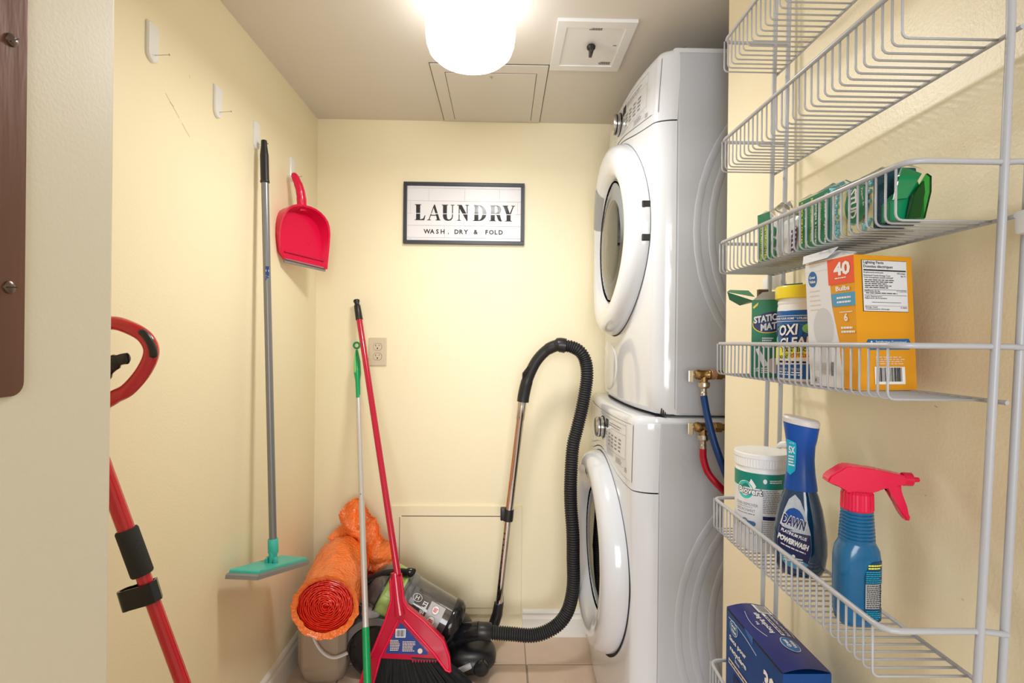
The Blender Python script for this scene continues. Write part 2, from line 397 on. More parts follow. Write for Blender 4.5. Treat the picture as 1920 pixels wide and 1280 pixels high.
# ---- white hatch with black knob
t = thing('ceiling_hatch', 'white framed square hatch with black turn knob beside the ceiling lamp', 'hatch', (0.25, 1.545, H))
mb = MB(); x0, x1, ya, yb = 0.142, 0.362, 1.416, 1.676
for a, b in (((x0, ya), (x1, ya+0.03)), ((x0, yb-0.03), (x1, yb)), ((x0, ya+0.03), (x0+0.028, yb-0.03)), ((x1-0.028, ya+0.03), (x1, yb-0.03))):
    mb.box((a[0], a[1], H-0.009), (b[0], b[1], H+0.001), 0.0015)
obj('frame', mb, M['white'], t)
obj('panel', MB().box((x0+0.026, ya+0.028, H-0.006), (x1-0.026, yb-0.028, H+0.001), 0.001), M['white'], t)
kb = obj('knob', MB().lathe([(0.010, -0.006), (0.013, -0.010), (0.012, -0.016), (0.006, -0.022), (0.006, -0.024)], (0.252, 1.535, H), seg=24).box((0.247, 1.515, H-0.034), (0.257, 1.552, H-0.012), 0.003), M['black'], t, 40)
hf = flat((0.252, 1.545, H-0.0062), (-1, 0, 0), (0, 1, 0)); mb = MB()
for u0, u1, v0, v1, n in ((-0.018, 0.018, 0.098, 0.085, 2), (-0.075, -0.062, 0.014, 0.009, 1), (-0.075, -0.038, -0.078, -0.094, 3)):
    lines(mb, lambda a, b, c=0: Vector((0.252-a, 1.545-b, H-0.0062-c)), u0, u1, v0, v1, n, 0.28, 0.0004, 5)
obj('printed_lettering', mb, M['ink'], t)

# ================================================================== LAUNDRY SIGN
def build_sign():
    X0, X1, Z0, Z1 = -0.399, 0.082, 1.5655, 1.8105
    t = thing('wall_sign', 'black framed white tiled sign lettered LAUNDRY hanging on the back wall', 'sign', ((X0+X1)/2, D, Z0))
    fw = 0.0135; y0 = D-0.018
    mb = MB()
    mb.box((X0, y0, Z1-fw), (X1, D-0.001, Z1), 0.001); mb.box((X0, y0, Z0), (X1, D-0.001, Z0+fw), 0.001)
    mb.box((X0, y0, Z0+fw), (X0+fw, D-0.001, Z1-fw), 0.001); mb.box((X1-fw, y0, Z0+fw), (X1, D-0.001, Z1-fw), 0.001)
    obj('frame', mb, M['frame'], t)
    bk = obj('backing', MB().box((X0+fw, D-0.009, Z0+fw), (X1-fw, D-0.004, Z1-fw)), M['signg'], t)
    xa, xb, za, zb = X0+fw, X1-fw, Z0+fw, Z1-fw
    hh = zb-za
    zs = [za, za+0.052*hh, za+0.275*hh, za+0.495*hh, za+0.725*hh, za+0.955*hh, zb]
    joints = [[0.03, 0.5], [0.33, 0.66], [0.5, 0.82], [0.03, 0.97], [0.19, 0.505, 0.81], [0.33, 0.66]]
    for r in range(6):
        xs = [0]+joints[r]+[1]
        for a, b in zip(xs, xs[1:]):
            obj('tile', MB().box((xa+(xb-xa)*a+0.0004, D-0.0105, zs[r]+0.0005), (xa+(xb-xa)*b-0.0004, D-0.008, zs[r+1]-0.0005), 0.0004), M['signw'], bk)
    # serif letters drawn as polygons on a 210-high grid; y up
    L = {}
    L['L'] = [[(0, 0), (128, 0), (142, 66), (134, 66), (112, 22), (72, 12), (72, 198), (86, 204), (86, 210), (0, 210), (0, 204), (18, 198), (18, 12), (0, 6)]]
    L['A'] = [[(0, 0), (52, 0), (52, 6), (34, 12), (86, 165), (104, 110), (122, 56), (130, 12), (112, 6), (112, 0), (180, 0), (180, 6), (168, 12), (104, 210), (92, 210), (22, 12), (0, 6)],
              [(40, 62), (125, 62), (122, 74), (44, 74)]]
    u_ = [(0, 210), (0, 204), (18, 198), (18, 60), (26, 24), (52, 2), (90, -4), (124, 4), (144, 28), (150, 62), (150, 198), (170, 204), (170, 210), (118, 210), (118, 204), (138, 198), (138, 62), (130, 34), (112, 18), (92, 14), (76, 26), (70, 60), (70, 198), (86, 204), (86, 210)]
    L['U'] = [u_]
    L['N'] = [[(0, 0), (52, 0), (52, 6), (34, 12), (34, 160), (128, -2), (140, -2), (140, 198), (158, 204), (158, 210), (108, 210), (108, 204), (128, 198), (128, 88), (62, 210), (0, 210), (0, 204), (22, 196), (22, 12), (0, 6)]]
    def arc(cx, cy, a, b, t0, t1, n=10): return [(cx+a*math.cos(R(t0+(t1-t0)*k/n)), cy+b*math.sin(R(t0+(t1-t0)*k/n))) for k in range(n+1)]
    L['D'] = [[(0, 0), (80, 0)]+arc(80, 105, 100, 105, -90, 90)+[(0, 210), (0, 204), (18, 198), (18, 12), (0, 6)]]
    L['R'] = [[(0, 0), (88, 0), (88, 6), (72, 12), (72, 96), (86, 96), (116, 20), (130, 2), (160, -2), (172, 6), (160, 14), (134, 102)]+arc(98, 153, 60, 57, -50, 90, 8)+[(0, 210), (0, 204), (18, 198), (18, 12), (0, 6)]]
    L['Y'] = [[(40, 0), (130, 0), (130, 6), (112, 12), (112, 88), (152, 198), (170, 204), (170, 210), (118, 210), (118, 204), (138, 198), (100, 104), (66, 198), (80, 204), (80, 210), (0, 210), (0, 204), (14, 198), (58, 88), (58, 12), (40, 6)]]
    CUT = {'D': [(72, 10), (78, 10)]+arc(78, 105, 46, 92, -90, 90)+[(72, 200)], 'R': [(72, 106), (86, 106)]+arc(86, 153, 22, 44, -80, 80, 8)+[(72, 200)]}
    fn0 = flat((X0, D-0.0106, Z1), (1, 0, 0), (0, 0, 1))
    sc = (X1-X0)/1598.0          # the sign measured on a 1598-unit width
    offs = dict(zip('LAUNDRY', (147, 310, 502, 706, 918, 1135, 1305)))
    for ch in 'LAUNDRY':
        mb = MB(); ox = offs[ch]; base = -502
        for p in L[ch]: mb.prism([((ox+x)*sc, (base+y)*sc) for x, y in p], fn0, -0.0002, 0.0003)
        obj('letter', mb, M['ink'], t)
        if ch in CUT:
            mb = MB(); mb.prism([((ox+x)*sc, (base+y)*sc) for x, y in CUT[ch]], fn0, 0.0002, 0.0006); obj('letter_counter', mb, M['signw'], t)
    obj('letter_stripe', MB().box((xa+0.02, D-0.0114, zs[3]-0.002), (xb-0.02, D-0.0108, zs[3]+0.0008)), M['signw'], t)
    mb = MB(); x = 340
    for wd, ux in (('WASH', 415), ('DRY', 765), ('&', 957), ('FOLD', 1195)):
        wds = {'WASH': 275, 'DRY': 185, '&': 52, 'FOLD': 248}[wd]
        for k, c in enumerate(wd):
            n = len(wd); cw = wds/n
            text(mb, c, fn0, (ux-wds/2+cw*(k+0.5)+0)*sc, -649*sc, height=60*sc, bold=0.028)
    text(mb, ',', fn0, (595)*sc, -676*sc, height=22*sc, bold=0.02)
    obj('lettering', mb, M['ink'], t)
    obj('glass_pane', MB().box((xa, D-0.0150, za), (xb, D-0.0135, zb)), M['glass'], t)
build_sign()

# ---- wall outlet
def build_outlet():
    X0, X1, Z0, Z1 = -0.533, -0.4625, 1.078, 1.190; cx = (X0+X1)/2; cz = (Z0+Z1)/2
    t = thing('wall_outlet', 'almond duplex power outlet on the back wall right of the red broom handle', 'outlet', (cx, D, cz))
    obj('cover_plate', MB().box((X0, D-0.006, Z0), (X1, D, Z1), 0.003), M['cream'], t)
    for s in (1, -1):
        c = cz+s*0.0195; f = flat((cx, D-0.006, c), (1, 0, 0), (0, 0, 1))
        pl = [(0.0165*math.cos(a)*1.0, max(-0.0135, min(0.0135, 0.0165*math.sin(a)))) for a in [2*PI*k/32 for k in range(32)]]
        obj('gap', MB().prism([(u*1.06, v*1.06) for u, v in pl], f, -0.001, 0.0004), M['ink'], t)
        sk = obj('socket', MB().prism(pl, f, -0.001, 0.0015), M['cream'], t)
        mb = MB(); rect(mb, f, -0.0080, 0.0015, -0.0058, 0.0085, 0.0017); rect(mb, f, 0.0058, 0.0022, 0.0078, 0.0082, 0.0017); ell(mb, f, 0, -0.0062, 0.0027, 0.0030, 0.0017, seg=16)
        obj('slots', mb, M['ink'], sk)
    obj('screw', MB().lathe([(0.0028, 0), (0.0022, 0.0012)], (cx, D-0.006, cz), (0, -1, 0), 16), M['cream'], t)
build_outlet()

# ================================================================== WALL HOOKS
hooks = [(1.112, 1.799, 'white adhesive hook with bare nail, nearest the door, highest in the picture'),
         (1.364, 1.790, 'second white adhesive hook from the door, with an empty nail'),
         (1.577, 1.787, 'white adhesive hook holding up the grey pole of the flat mop'),
         (1.842, 1.772, 'white adhesive hook holding up the pink dustpan')]
for y, z, lb in hooks:
    t = thing('wall_hook', lb, 'hook', (XL, y, z-0.041), 'adhesive hooks on the left wall')
    f = flat((XL, y, z), (0, -1, 0), (0, 0, 1)); w_, h_ = 0.0175, 0.041
    def outline(s):
        return ([(w_*s*math.cos(R(a)), -h_+w_+0.0+w_*s*math.sin(R(a))) for a in range(180, 361, 20)] +
                [(w_*s-0.004+0.004*math.cos(R(a)), h_*1-0.004*1-(1-s)*0.02+0.004*math.sin(R(a))) for a in (0, 30, 60, 90)] +
                [(-w_*s+0.004+0.004*math.cos(R(a)), h_-0.004-(1-s)*0.02+0.004*math.sin(R(a))) for a in (90, 120, 150, 180)])
    mb = MB(); fx = lambda a, b, c: Vector((XL+c, y+a, z+b))
    a = outline(1.0); b = outline(0.88)
    mb.rings([[fx(u, v, 0) for u, v in a], [fx(u, v, 0.004) for u, v in a], [fx(u, v, 0.007) for u, v in b]])
    obj('backplate', mb, M['white_g'], t, 30)
    nl = obj('nail', MB().tube([(XL+0.004, y+0.002, z-0.025), (XL+0.034, y+0.006, z-0.021)], 0.0009, 8).lathe([(0.0022, 0), (0.0022, 0.0012)], (XL+0.034, y+0.006, z-0.021), (1, 0.1, 0.15), 12), M['steel'], t)

# ================================================================== FLAT MOP
def build_flat_mop():
    top = Vector((-0.718, 1.574, 1.772)); bot = Vector((-0.6675, 1.548, 0.582)); d = (bot-top).normalized()
    t = thing('flat_mop', 'grey pole flat mop with turquoise head hanging on the left wall', 'mop', bot)
    obj('pole', MB().tube([top+d*0.09, bot], 0.0105, 20), M['grey_pole'], t, 60)
    mb = MB()
    mb.lathe([(0.0115, 0.128), (0.0130, 0.126), (0.0130, 0.122), (0.0120, 0.118), (0.0120, 0.045), (0.0110, 0.036), (0.0085, 0.014), (0.0085, 0.005), (0.0075, 0.0), (0.0, 0.0)], top, d, 20)
    obj('grip', mb, M['black'], t, 40)
    f = flat(top+d*0.40+Vector((0.002, -0.0115, 0)), (1, 0.3, 0), (0, 0, 1)); mb = MB()
    lf = cyl((top.x+d.x*0.40, top.y+d.y*0.40, top.z+d.z*0.40), 0.0107, R(-65)); rect(mb, lf, -0.004, -0.022, 0.005, 0.022, 0.0003, 4)
    lb = obj('label', mb, M['sticker'], t)
    mb = MB(); rect(mb, lf, -0.003, 0.006, 0.0045, 0.012, 0.0006); text(mb, 'V', lf, 0.001, -0.008, height=0.008, rot=R(90), w=0.0006)
    obj('lettering', mb, M['wink'], lb)
    # joint
    obj('collar', MB().lathe([(0.013, -0.012), (0.0145, -0.010), (0.0145, 0.028), (0.011, 0.034), (0.010, 0.050)], bot, d, 24), M['teal'], t, 40)
    hc = Vector((-0.668, 1.540, 0.515))
    mb = MB().box(hc+Vector((-0.016, -0.010, -0.004)), hc+Vector((-0.008, 0.010, 0.028)), 0.003).box(hc+Vector((0.008, -0.010, -0.004)), hc+Vector((0.016, 0.010, 0.028)), 0.003)
    mb.tube([hc+Vector((0, 0, 0.005)), hc+Vector((0, 0, 0.045))], 0.008, 12).tube([hc+Vector((-0.017, 0, 0.018)), hc+Vector((0.017, 0, 0.018))], 0.003, 10)
    obj('hinge', mb, M['teal'], t, 40)
    # head: plate with tilt; corners near-wall, near-room, far-room, far-wall
    A = Vector((-0.724, 1.395, 0.562)); B = Vector((-0.642, 1.400, 0.556)); Cc = Vector((-0.612, 1.69, 0.474)); Dd = Vector((-0.700, 1.69, 0.482))
    n = (B-A).cross(Dd-A).normalized()
    def plate(ins, z0, z1, bev):
        cen = (A+B+Cc+Dd)/4; q = [p+(cen-p).normalized()*ins for p in (A, B, Cc, Dd)]
        q2 = [p+(cen-p).normalized()*(ins+bev) for p in (A, B, Cc, Dd)]
        return MB().rings([[p+n*z0 for p in q], [p+n*(z1-bev) for p in q], [p+n*z1 for p in q2]])
    obj('pad', plate(0.0, -0.016, -0.002, 0.004), M['greypad'], t)
    obj('head_plate', plate(0.010, -0.002, 0.007, 0.003), M['teal'], t)
build_flat_mop()

# ================================================================== DUSTPAN
def build_dustpan():
    t = thing('dustpan', 'bright pink plastic dustpan hung by its handle from a wall hook', 'dustpan', (-0.69, 1.82, 1.42))
    # local frame: u across (mostly +Y with a bit +X), v up, w out of the pan towards the room
    o = Vector((-0.694, 1.815, 1.445)); u = Vector((0.50, 0.86, 0)).normalized(); v = Vector((-0.07, -0.02, 1)).normalized(); wv = u.cross(v)
    if wv.x < 0: wv = -wv
    f = lambda a, b, c=0: o+u*a+v*b+wv*c
    hw = 0.101
    def outl(s, off=0):
        pts = [(-hw*s*0.97, 0.055), (-hw*s*0.90, 0.022), (-hw*s*0.72, 0.0), (hw*s*0.97, -0.012)]
        for a in range(0, 181, 12):
            ca, sa = math.cos(R(a)), math.sin(R(a))
            pts.append((hw*s*(abs(ca)**0.85)*(1 if ca > 0 else -1), 0.080+0.105*s*(sa**0.8)))
        return pts
    mb = MB()
    base = [f(a, b, -0.004) for a, b in outl(1.0)]
    rim = [f(a*1.0, b, 0.010+0.036*max(0, min(1, (b-0.01)/0.14))) for a, b in outl(1.03)]
    rim2 = [f(a, b, 0.008+0.036*max(0, min(1, (b-0.01)/0.14))) for a, b in outl(0.97)]
    inn = [f(a, b, 0.002) for a, b in outl(0.88)]
    mb.rings([base, rim, rim2, inn])
    obj('pan', mb, M['pink'], t, 35)
    lip = MB(); lip.box((-hw*0.72, -0.008, -0.002), (hw*0.96, 0.006, 0.004)); bm = lip.bm
    for vv in bm.verts: vv.co = f(vv.co.x, vv.co.y-0.006*(vv.co.x/hw+1), vv.co.z)
    obj('rubber_lip', lip, M['greypad'], t)
    rg = MB(); rg.box((-hw*0.7, 0.026, 0.0), (hw*0.92, 0.030, 0.007), 0.001)
    for vv in rg.bm.verts: vv.co = f(vv.co.x, vv.co.y-0.006*(vv.co.x/hw+1), vv.co.z)
    obj('ridge', rg, M['pinkd'], t)
    c = [f(0.004, 0.175, 0.012), f(0.003, 0.21, 0.016), f(-0.001, 0.247, 0.016), f(-0.007, 0.281, 0.008), f(-0.012, 0.303, 0.0)]
    obj('handle', MB().tube(smooth_path(c, 6), [0.0185]*4+[0.0175]*4+[0.0165]*4+[0.0155]*4+[0.0140]*4+[0.0130, 0.012, 0.0105, 0.008, 0.004], 18, squash=0.9), M['pink'], t, 60)
    e = MB().tube([f(0.035, 0.075, 0.0025)+u*0.009*math.cos(a)+v*0.009*math.sin(a) for a in [2*PI*k/16 for k in range(17)]], 0.0007, 6, cap=False)
    obj('moulded_mark', e, M['pink'], t)
build_dustpan()

# ================================================================== WASHER AND DRYER
YN, YF = 1.390, 2.076; YC = (YN+YF)/2
def machine(name, label, cat, z0, z1, Xf, seam, pan, top_lean, doorz, doorr, crest, dryer):
    t = thing(name, label, cat, (Xf+0.4, YC, z0))
    rx, ry, bw = (0.050, 0.030, 0.038) if dryer else (0.062, 0.034, 0.026)
    bow = lambda y: bw*min(1.0, abs(y-YC)/((YF-YN)/2))**2.5
    def prof(y):
        d = min(y-YN, YF-y)
        x = Xf+bow(y)
        if d < ry: x += rx*(1-math.sqrt(max(0, 1-((ry-d)/ry)**2)))
        return x
    def S(y, z, off=0.0):
        x = prof(y)
        if z > seam[0]: x += top_lean*((z-seam[0])/(z1-seam[0]))**1.3
        # normal from plan derivative
        e = 0.001; dx = (prof(min(YF, y+e))-prof(max(YN, y-e)))/(min(YF, y+e)-max(YN, y-e))
        n = Vector((-1, dx, 0)).normalized()
        return Vector((x, y, z))+n*off
    Xs = Xf+rx+bw
    ys = [YN+ry*(1-math.cos(PI/2*k/10)) for k in range(10)]
    ys += [YN+ry+(YF-YN-2*ry)*k/24 for k in range(25)] + [YF-ry*(1-math.cos(PI/2*k/10)) for k in range(9, -1, -1)]
    br = lambda y: math.exp(-((y-YC)/0.19)**2)
    zs_ = lambda y: seam[0]+(seam[1]-seam[0])*br(y)
    zp_ = lambda y: pan[0]+(pan[1]-pan[0])*br(y)
    # cabinet: near side, far side, back, top
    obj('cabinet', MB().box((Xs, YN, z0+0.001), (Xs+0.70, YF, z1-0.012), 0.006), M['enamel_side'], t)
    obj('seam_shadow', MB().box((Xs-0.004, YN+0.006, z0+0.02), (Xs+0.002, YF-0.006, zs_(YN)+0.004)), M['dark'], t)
    # front panel below the seam
    rows = []
    for k in range(0, 13):
        rows.append([S(y, z0+0.02+(zs_(y)-0.0018-(z0+0.02))*k/12) for y in ys])
    low = [Vector((p.x+0.014, p.y, z0+0.004)) for p in rows[0]]
    topin = [Vector((p.x+0.01, p.y, p.z)) for p in rows[-1]]
    fpn = MB().rings([low]+rows+[topin], cap=False, closed=False)
    ff = obj('front_panel', fpn, M['enamel'], t, 40)
    # console above the seam with a rounded top edge
    rows = [[S(y, zs_(y)+0.0018)+Vector((0.01, 0, 0)) for y in ys]]
    for k in range(0, 11):
        rows.append([S(y, zs_(y)+0.0018+(z1-0.022-(zs_(y)+0.0018))*k/10) for y in ys])
    for k in range(1, 7):
        a = PI/2*k/6
        rows.append([S(y, z1-0.022+0.022*math.sin(a), -0.022*(1-math.cos(a))) for y in ys])
    rows.append([Vector((Xs+0.02, y, z1)) for y in ys])
    con = obj('console', MB().rings(rows, cap=False, closed=False), M['enamel'], t, 40)
    obj('top_panel', MB().box((Xs-0.012, YN+0.001, z1-0.030), (Xs+0.70, YF-0.001, z1), 0.010), M['enamel'], t, 40)
    # control overlay
    e0, e1 = YN+(0.016 if dryer else 0.028), YF-(0.016 if dryer else 0.028)
    def patch(y0, y1, lo, hi, off, n=28, mz=6):
        mb = MB(); rows = []
        for k in range(mz+1):
            rows.append([S(y0+(y1-y0)*i/n, lo(y0+(y1-y0)*i/n)+(hi(y0+(y1-y0)*i/n)-lo(y0+(y1-y0)*i/n))*k/mz, off) for i in range(n+1)])
        mb.rings(rows, cap=False, closed=False); return mb
    hi = lambda y: z1-0.026
    obj('control_outline', patch(e0-0.0012, e1+0.0012, lambda y: zp_(y)-0.0014, lambda y: hi(y)+0.001, 0.0006), M['greyink'], t)
    cp = obj('control_panel', patch(e0, e1, zp_, hi, 0.0014), M['enamel'], t, 40)
    # lettering: u runs from far to near (seen from the room), v height
    sf = lambda a, b, c=0: S(YC-a, (z1-0.09)+b, 0.0016+c)
    mb = MB()
    rect(mb, sf, 0.06, 0.020, 0.094, 0.047, 0.0008)
    if dryer: pass
    obj('display', mb, M['ink'], cp)
    mb = MB()
    for k in range(10):
        a = R(-60+k*33); text(mb, '-', sf, -0.005+0.052*math.cos(a), 0.012+0.045*math.sin(a), width=0.008)
    for i in range(4):
        lines(mb, sf, 0.10+i*0.037, 0.122+i*0.037, 0.012, -0.032, 4, 0.22, 0.0005, 10+i)
        ell(mb, sf, 0.096+i*0.037, -0.002, 0.0015, 0.0015, 0.0006, seg=8)
        ell(mb, sf, 0.096+i*0.037, -0.018, 0.0015, 0.0015, 0.0006, seg=8)
    lines(mb, sf, 0.105, 0.235, 0.045, 0.030, 2, 0.16, 0.0005, 21)
    lines(mb, sf, 0.19, 0.25, -0.048, -0.063, 3, 0.2, 0.0005, 22)
    lines(mb, sf, 0.268, 0.288, -0.060, -0.074, 3, 0.25, 0.0005, 23)
    lines(mb, sf, 0.05, 0.09, 0.008, -0.004, 2, 0.25, 0.0005, 24)
    for a, b, c_, d_ in ((0.046, 0.055, 0.272, 0.0542), (0.046, -0.0395, 0.272, -0.0402), (0.046, -0.04, 0.0467, 0.055), (0.2713, -0.04, 0.272, 0.055), (0.10, 0.026, 0.272, 0.0266),
                         (0.185, -0.0455, 0.26, -0.046), (0.185, -0.065, 0.26, -0.0655), (0.185, -0.065, 0.1856, -0.0455), (0.2225, -0.065, 0.2231, -0.0455), (0.2594, -0.065, 0.26, -0.0455)):
        rect(mb, sf, min(a, c_), min(b, d_), max(a, c_), max(b, d_), 0.0005, 8)
    obj('panel_lettering', mb, M['greyink'], cp)
    kc = S(YC-0.02, z1-0.078, 0.001)
    kn = obj('knob', MB().lathe([(0.0345, 0), (0.0345, 0.006), (0.032, 0.008), (0.032, 0.022), (0.029, 0.026), (0.020, 0.027), (0.0, 0.0275)], kc, (-1, 0, 0.0), 40), M['steel'], t, 35)
    obj('knob_ring', MB().lathe([(0.0365, 0), (0.0365, 0.0045), (0.0345, 0.005)], kc, (-1, 0, 0), 40), M['black_g'], kn, 40)
    obj('knob_band', MB().lathe([(0.0327, 0.013), (0.0327, 0.017)], kc, (-1, 0, 0), 40), M['black_g'], kn, 40)
    # door
    dc = Vector((Xf, YC, doorz)); ax = (-1, 0, 0); k_ = crest
    pr = [(doorr*0.985, -0.045), (doorr*1.0, -0.004), (doorr*1.0, k_*0.25), (doorr*0.985, k_*0.55), (doorr*0.955, k_*0.82), (doorr*0.90, k_*0.97), (doorr*0.84, k_), (doorr*0.77, k_*0.93), (doorr*0.71, k_*0.72), (doorr*0.665, k_*0.35), (doorr*0.64, -0.004), (doorr*0.63, -0.02)]
    def warp(q):
        for v in q.bm.verts: v.co.x += bow(v.co.y)*(1.0 if dryer else 0.25)
        return q
    dr = obj('door', warp(MB().lathe(pr, dc, ax, 96, cap=False)), M['enamel'], t, 60)
    gw = 0.012 if dryer else 0.030
    q = MB(); ring = []
    for rr_, off in ((0.98, 0.0010), (1.0, 0.0010), (1.0+gw, 0.0010)):
        row = []
        for k in range(96):
            a = 2*PI*k/96; g_ = rr_ if rr_ <= 1 else 1+gw*max(0.25, 0.5-0.5*math.sin(a))
            row.append(S(YC+doorr*g_*math.cos(a), doorz+doorr*g_*math.sin(a), off))
        ring.append(row)
    q.rings(ring, cap=False); obj('door_gap', q, M['dark'], dr)
    obj('door_bowl', MB().lathe([(doorr*0.64, 0.004), (doorr*0.60, -0.003), (doorr*0.3, -0.004), (0, -0.004)], dc+Vector((-0.012, 0, 0)), ax, 60), M['dgrey' if dryer else 'drum'], dr, 50)
    obj('window_ring', MB().lathe([(doorr*0.645, 0.012), (doorr*0.645, 0.016), (doorr*0.615, 0.016), (doorr*0.615, 0.012)], dc, ax, 72, cap=False), M['black_g'] if not dryer else M['vgrey'], dr)
    obj('door_glass', MB().lathe([(doorr*0.64, 0.010), (doorr*0.62, 0.016), (doorr*0.40, 0.024), (doorr*0.2, 0.027), (0, 0.028), (0, 0.025), (doorr*0.3, 0.021), (doorr*0.62, 0.010)], dc, ax, 60, cap=False), M['doorglass'], dr, 60)
    # handle pocket on the far side of the door
    mb = MB(); rr = [[], []]
    a0, a1 = (22, 58) if dryer else (60, 92)
    n = 10
    ringA = []
    for k in range(n+1):
        a = R(a0+(a1-a0)*k/n)
        row = []
        for q, p in ((0.84, k_*1.02), (0.80, k_*1.0), (0.77, k_*0.96), (0.71, k_*0.76), (0.675, k_*0.45)):
            row.append(dc+Vector((-p-0.0008, doorr*q*math.cos(a), doorr*q*math.sin(a))))
        ringA.append(row)
    obj('door_handle', warp(MB().rings(ringA, cap=False, closed=False)), M['pocket'] if dryer else M['white'], dr, 60)
    if dryer:
        for z in (doorz+0.050, doorz-0.042):
            y_ = YC-math.sqrt((doorr*0.995)**2-(z-doorz)**2)
            obj('hinge', MB().box((Xf+0.006, y_-0.0035, z-0.0095), (Xf+0.030, y_+0.006, z+0.0095), 0.003), M['black'], dr)
    # pressed ridges on the side
    for q in ((0, 0.385), (1, 0.345), (2, 0.295)):
        cx, a_, b_ = Xs+0.44, q[1], 0.44-q[0]*0.04
        cz = z0+(0.50 if dryer else 0.42)
        pts = [Vector((cx-a_*math.cos(R(g)), YN+0.001, cz+b_*math.sin(R(g)))) for g in range(-80, 81, 8)]
        mb = MB().tube(pts, 0.012, 12)
        for v in mb.bm.verts: v.co.y = YN+0.001+(v.co.y-YN-0.001)*0.16
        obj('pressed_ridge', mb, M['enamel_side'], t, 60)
    if dryer:
        # shallow round emboss under the door and the grille at the lower corner
        mb = MB(); rows = []
        for k, (s, o_) in enumerate(((1.0, 0.0002), (0.95, 0.003), (0.90, 0.0035), (0.1, 0.0035))):
            rows.append([S(YC+0.11+0.15*s*math.cos(a), z0+0.115+0.085*s*math.sin(a), o_) for a in [2*PI*i/40 for i in range(40)]])
        mb.rings(rows); obj('foot_cover', mb, M['enamel'], t, 50)
        mb = MB()
        for k in range(7): mb.box((Xs-0.034+k*0.005, YN+0.006, z0+0.004), (Xs-0.031+k*0.005, YN+0.03, z0+0.020))
        obj('grille', mb, M['black'], t)
    mb = MB()
    for sx in (0.12, 0.62):
        for yy in (YN+0.06, YF-0.06): mb.lathe([(0.025, 0), (0.025, 0.02)], (Xf+sx, yy, z0-0.004 if dryer else z0), (0, 0, 1), 16)
    obj('feet', mb, M['black'], t)
    return t
machine('washing_machine', 'white front-loading washing machine standing on the floor under the dryer', 'washer', 0.0, 0.981, 0.334, (0.775, 0.832), (0.797, 0.849), 0.004, 0.506, 0.311, 0.055, False)
machine('tumble_dryer', 'white tumble dryer stacked on top of the washing machine', 'dryer', 0.985, 1.974, 0.374, (1.775, 1.826), (1.803, 1.838), 0.012, 1.512, 0.308, 0.047, True)

# ================================================================== WATER VALVES
def valve(name, z, label, hosemat, hosepts, parts):
    y = 1.335; x = 0.519
    t = thing(name, label, 'valve', (x, y, z), 'brass water valves beside the machines')
    obj('pipe', MB().tube(smooth_path([(x, y, z), (x+0.035, y, z), (x+0.07, y-0.002, z-0.001), (x+0.085, y-0.03, z), (x+0.085, 1.255, z)], 5), 0.0085, 14), M['brass'], t, 50)
    obj('nut', MB().lathe([(0.0125, 0.0), (0.0135, 0.002), (0.0135, 0.016), (0.0125, 0.018)], (x+0.028, y, z), (1, 0, 0), 6), M['brass'], t)
    obj('washer', MB().lathe([(0.0115, 0.0), (0.0135, 0.001), (0.012, 0.011)], (x+0.0165, y, z), (1, 0, 0), 18), M['copper'], t, 40)
    obj('body', MB().lathe([(0.009, -0.024), (0.0125, -0.021), (0.0135, -0.012), (0.0120, -0.008), (0.0120, 0.010), (0.0135, 0.012), (0.0125, 0.017)], (x, y, z), (1, 0, 0), 18).lathe([(0.011, -0.002), (0.010, -0.020)], (x, y, z), (0, 0, 1), 16), M['brass'], t, 40)
    mb = MB().box((x-0.040, y-0.002, z-0.020), (x-0.026, y+0.002, z+0.011), 0.004).tube([(x-0.03, y, z), (x-0.02, y, z)], 0.004, 8)
    obj('lever', mb, M['nickel'], t)
    obj('coupling', MB().lathe([(0.0135, -0.019), (0.0150, -0.021), (0.0150, -0.030), (0.0125, -0.034), (0.0075, -0.036), (0.0072, -0.044), (0.0085, -0.046), (0.0082, -0.060)], (x, y, z), (0, 0, 1), 18), M['nickel'], t, 30)
    obj('supply_hose', MB().tube(smooth_path(hosepts, 8), 0.0088, 16), hosemat, t, 60)
valve('water_valve', 1.100, 'upper brass water valve feeding the blue hose beside the dryer', M['bluehose'],
      [(0.519, 1.335, 1.045), (0.524, 1.322, 0.995), (0.536, 1.305, 0.93), (0.555, 1.295, 0.87), (0.585, 1.30, 0.80), (0.62, 1.32, 0.72), (0.65, 1.33, 0.5), (0.65, 1.33, 0.02)], None)
valve('water_valve', 0.965, 'lower brass water valve feeding the red hose beside the washing machine', M['redhose'],
      [(0.519, 1.335, 0.910), (0.520, 1.335, 0.885), (0.530, 1.330, 0.850), (0.555, 1.322, 0.818), (0.59, 1.335, 0.79), (0.66, 1.36, 0.75), (0.69, 1.36, 0.6), (0.69, 1.36, 0.02)], None)

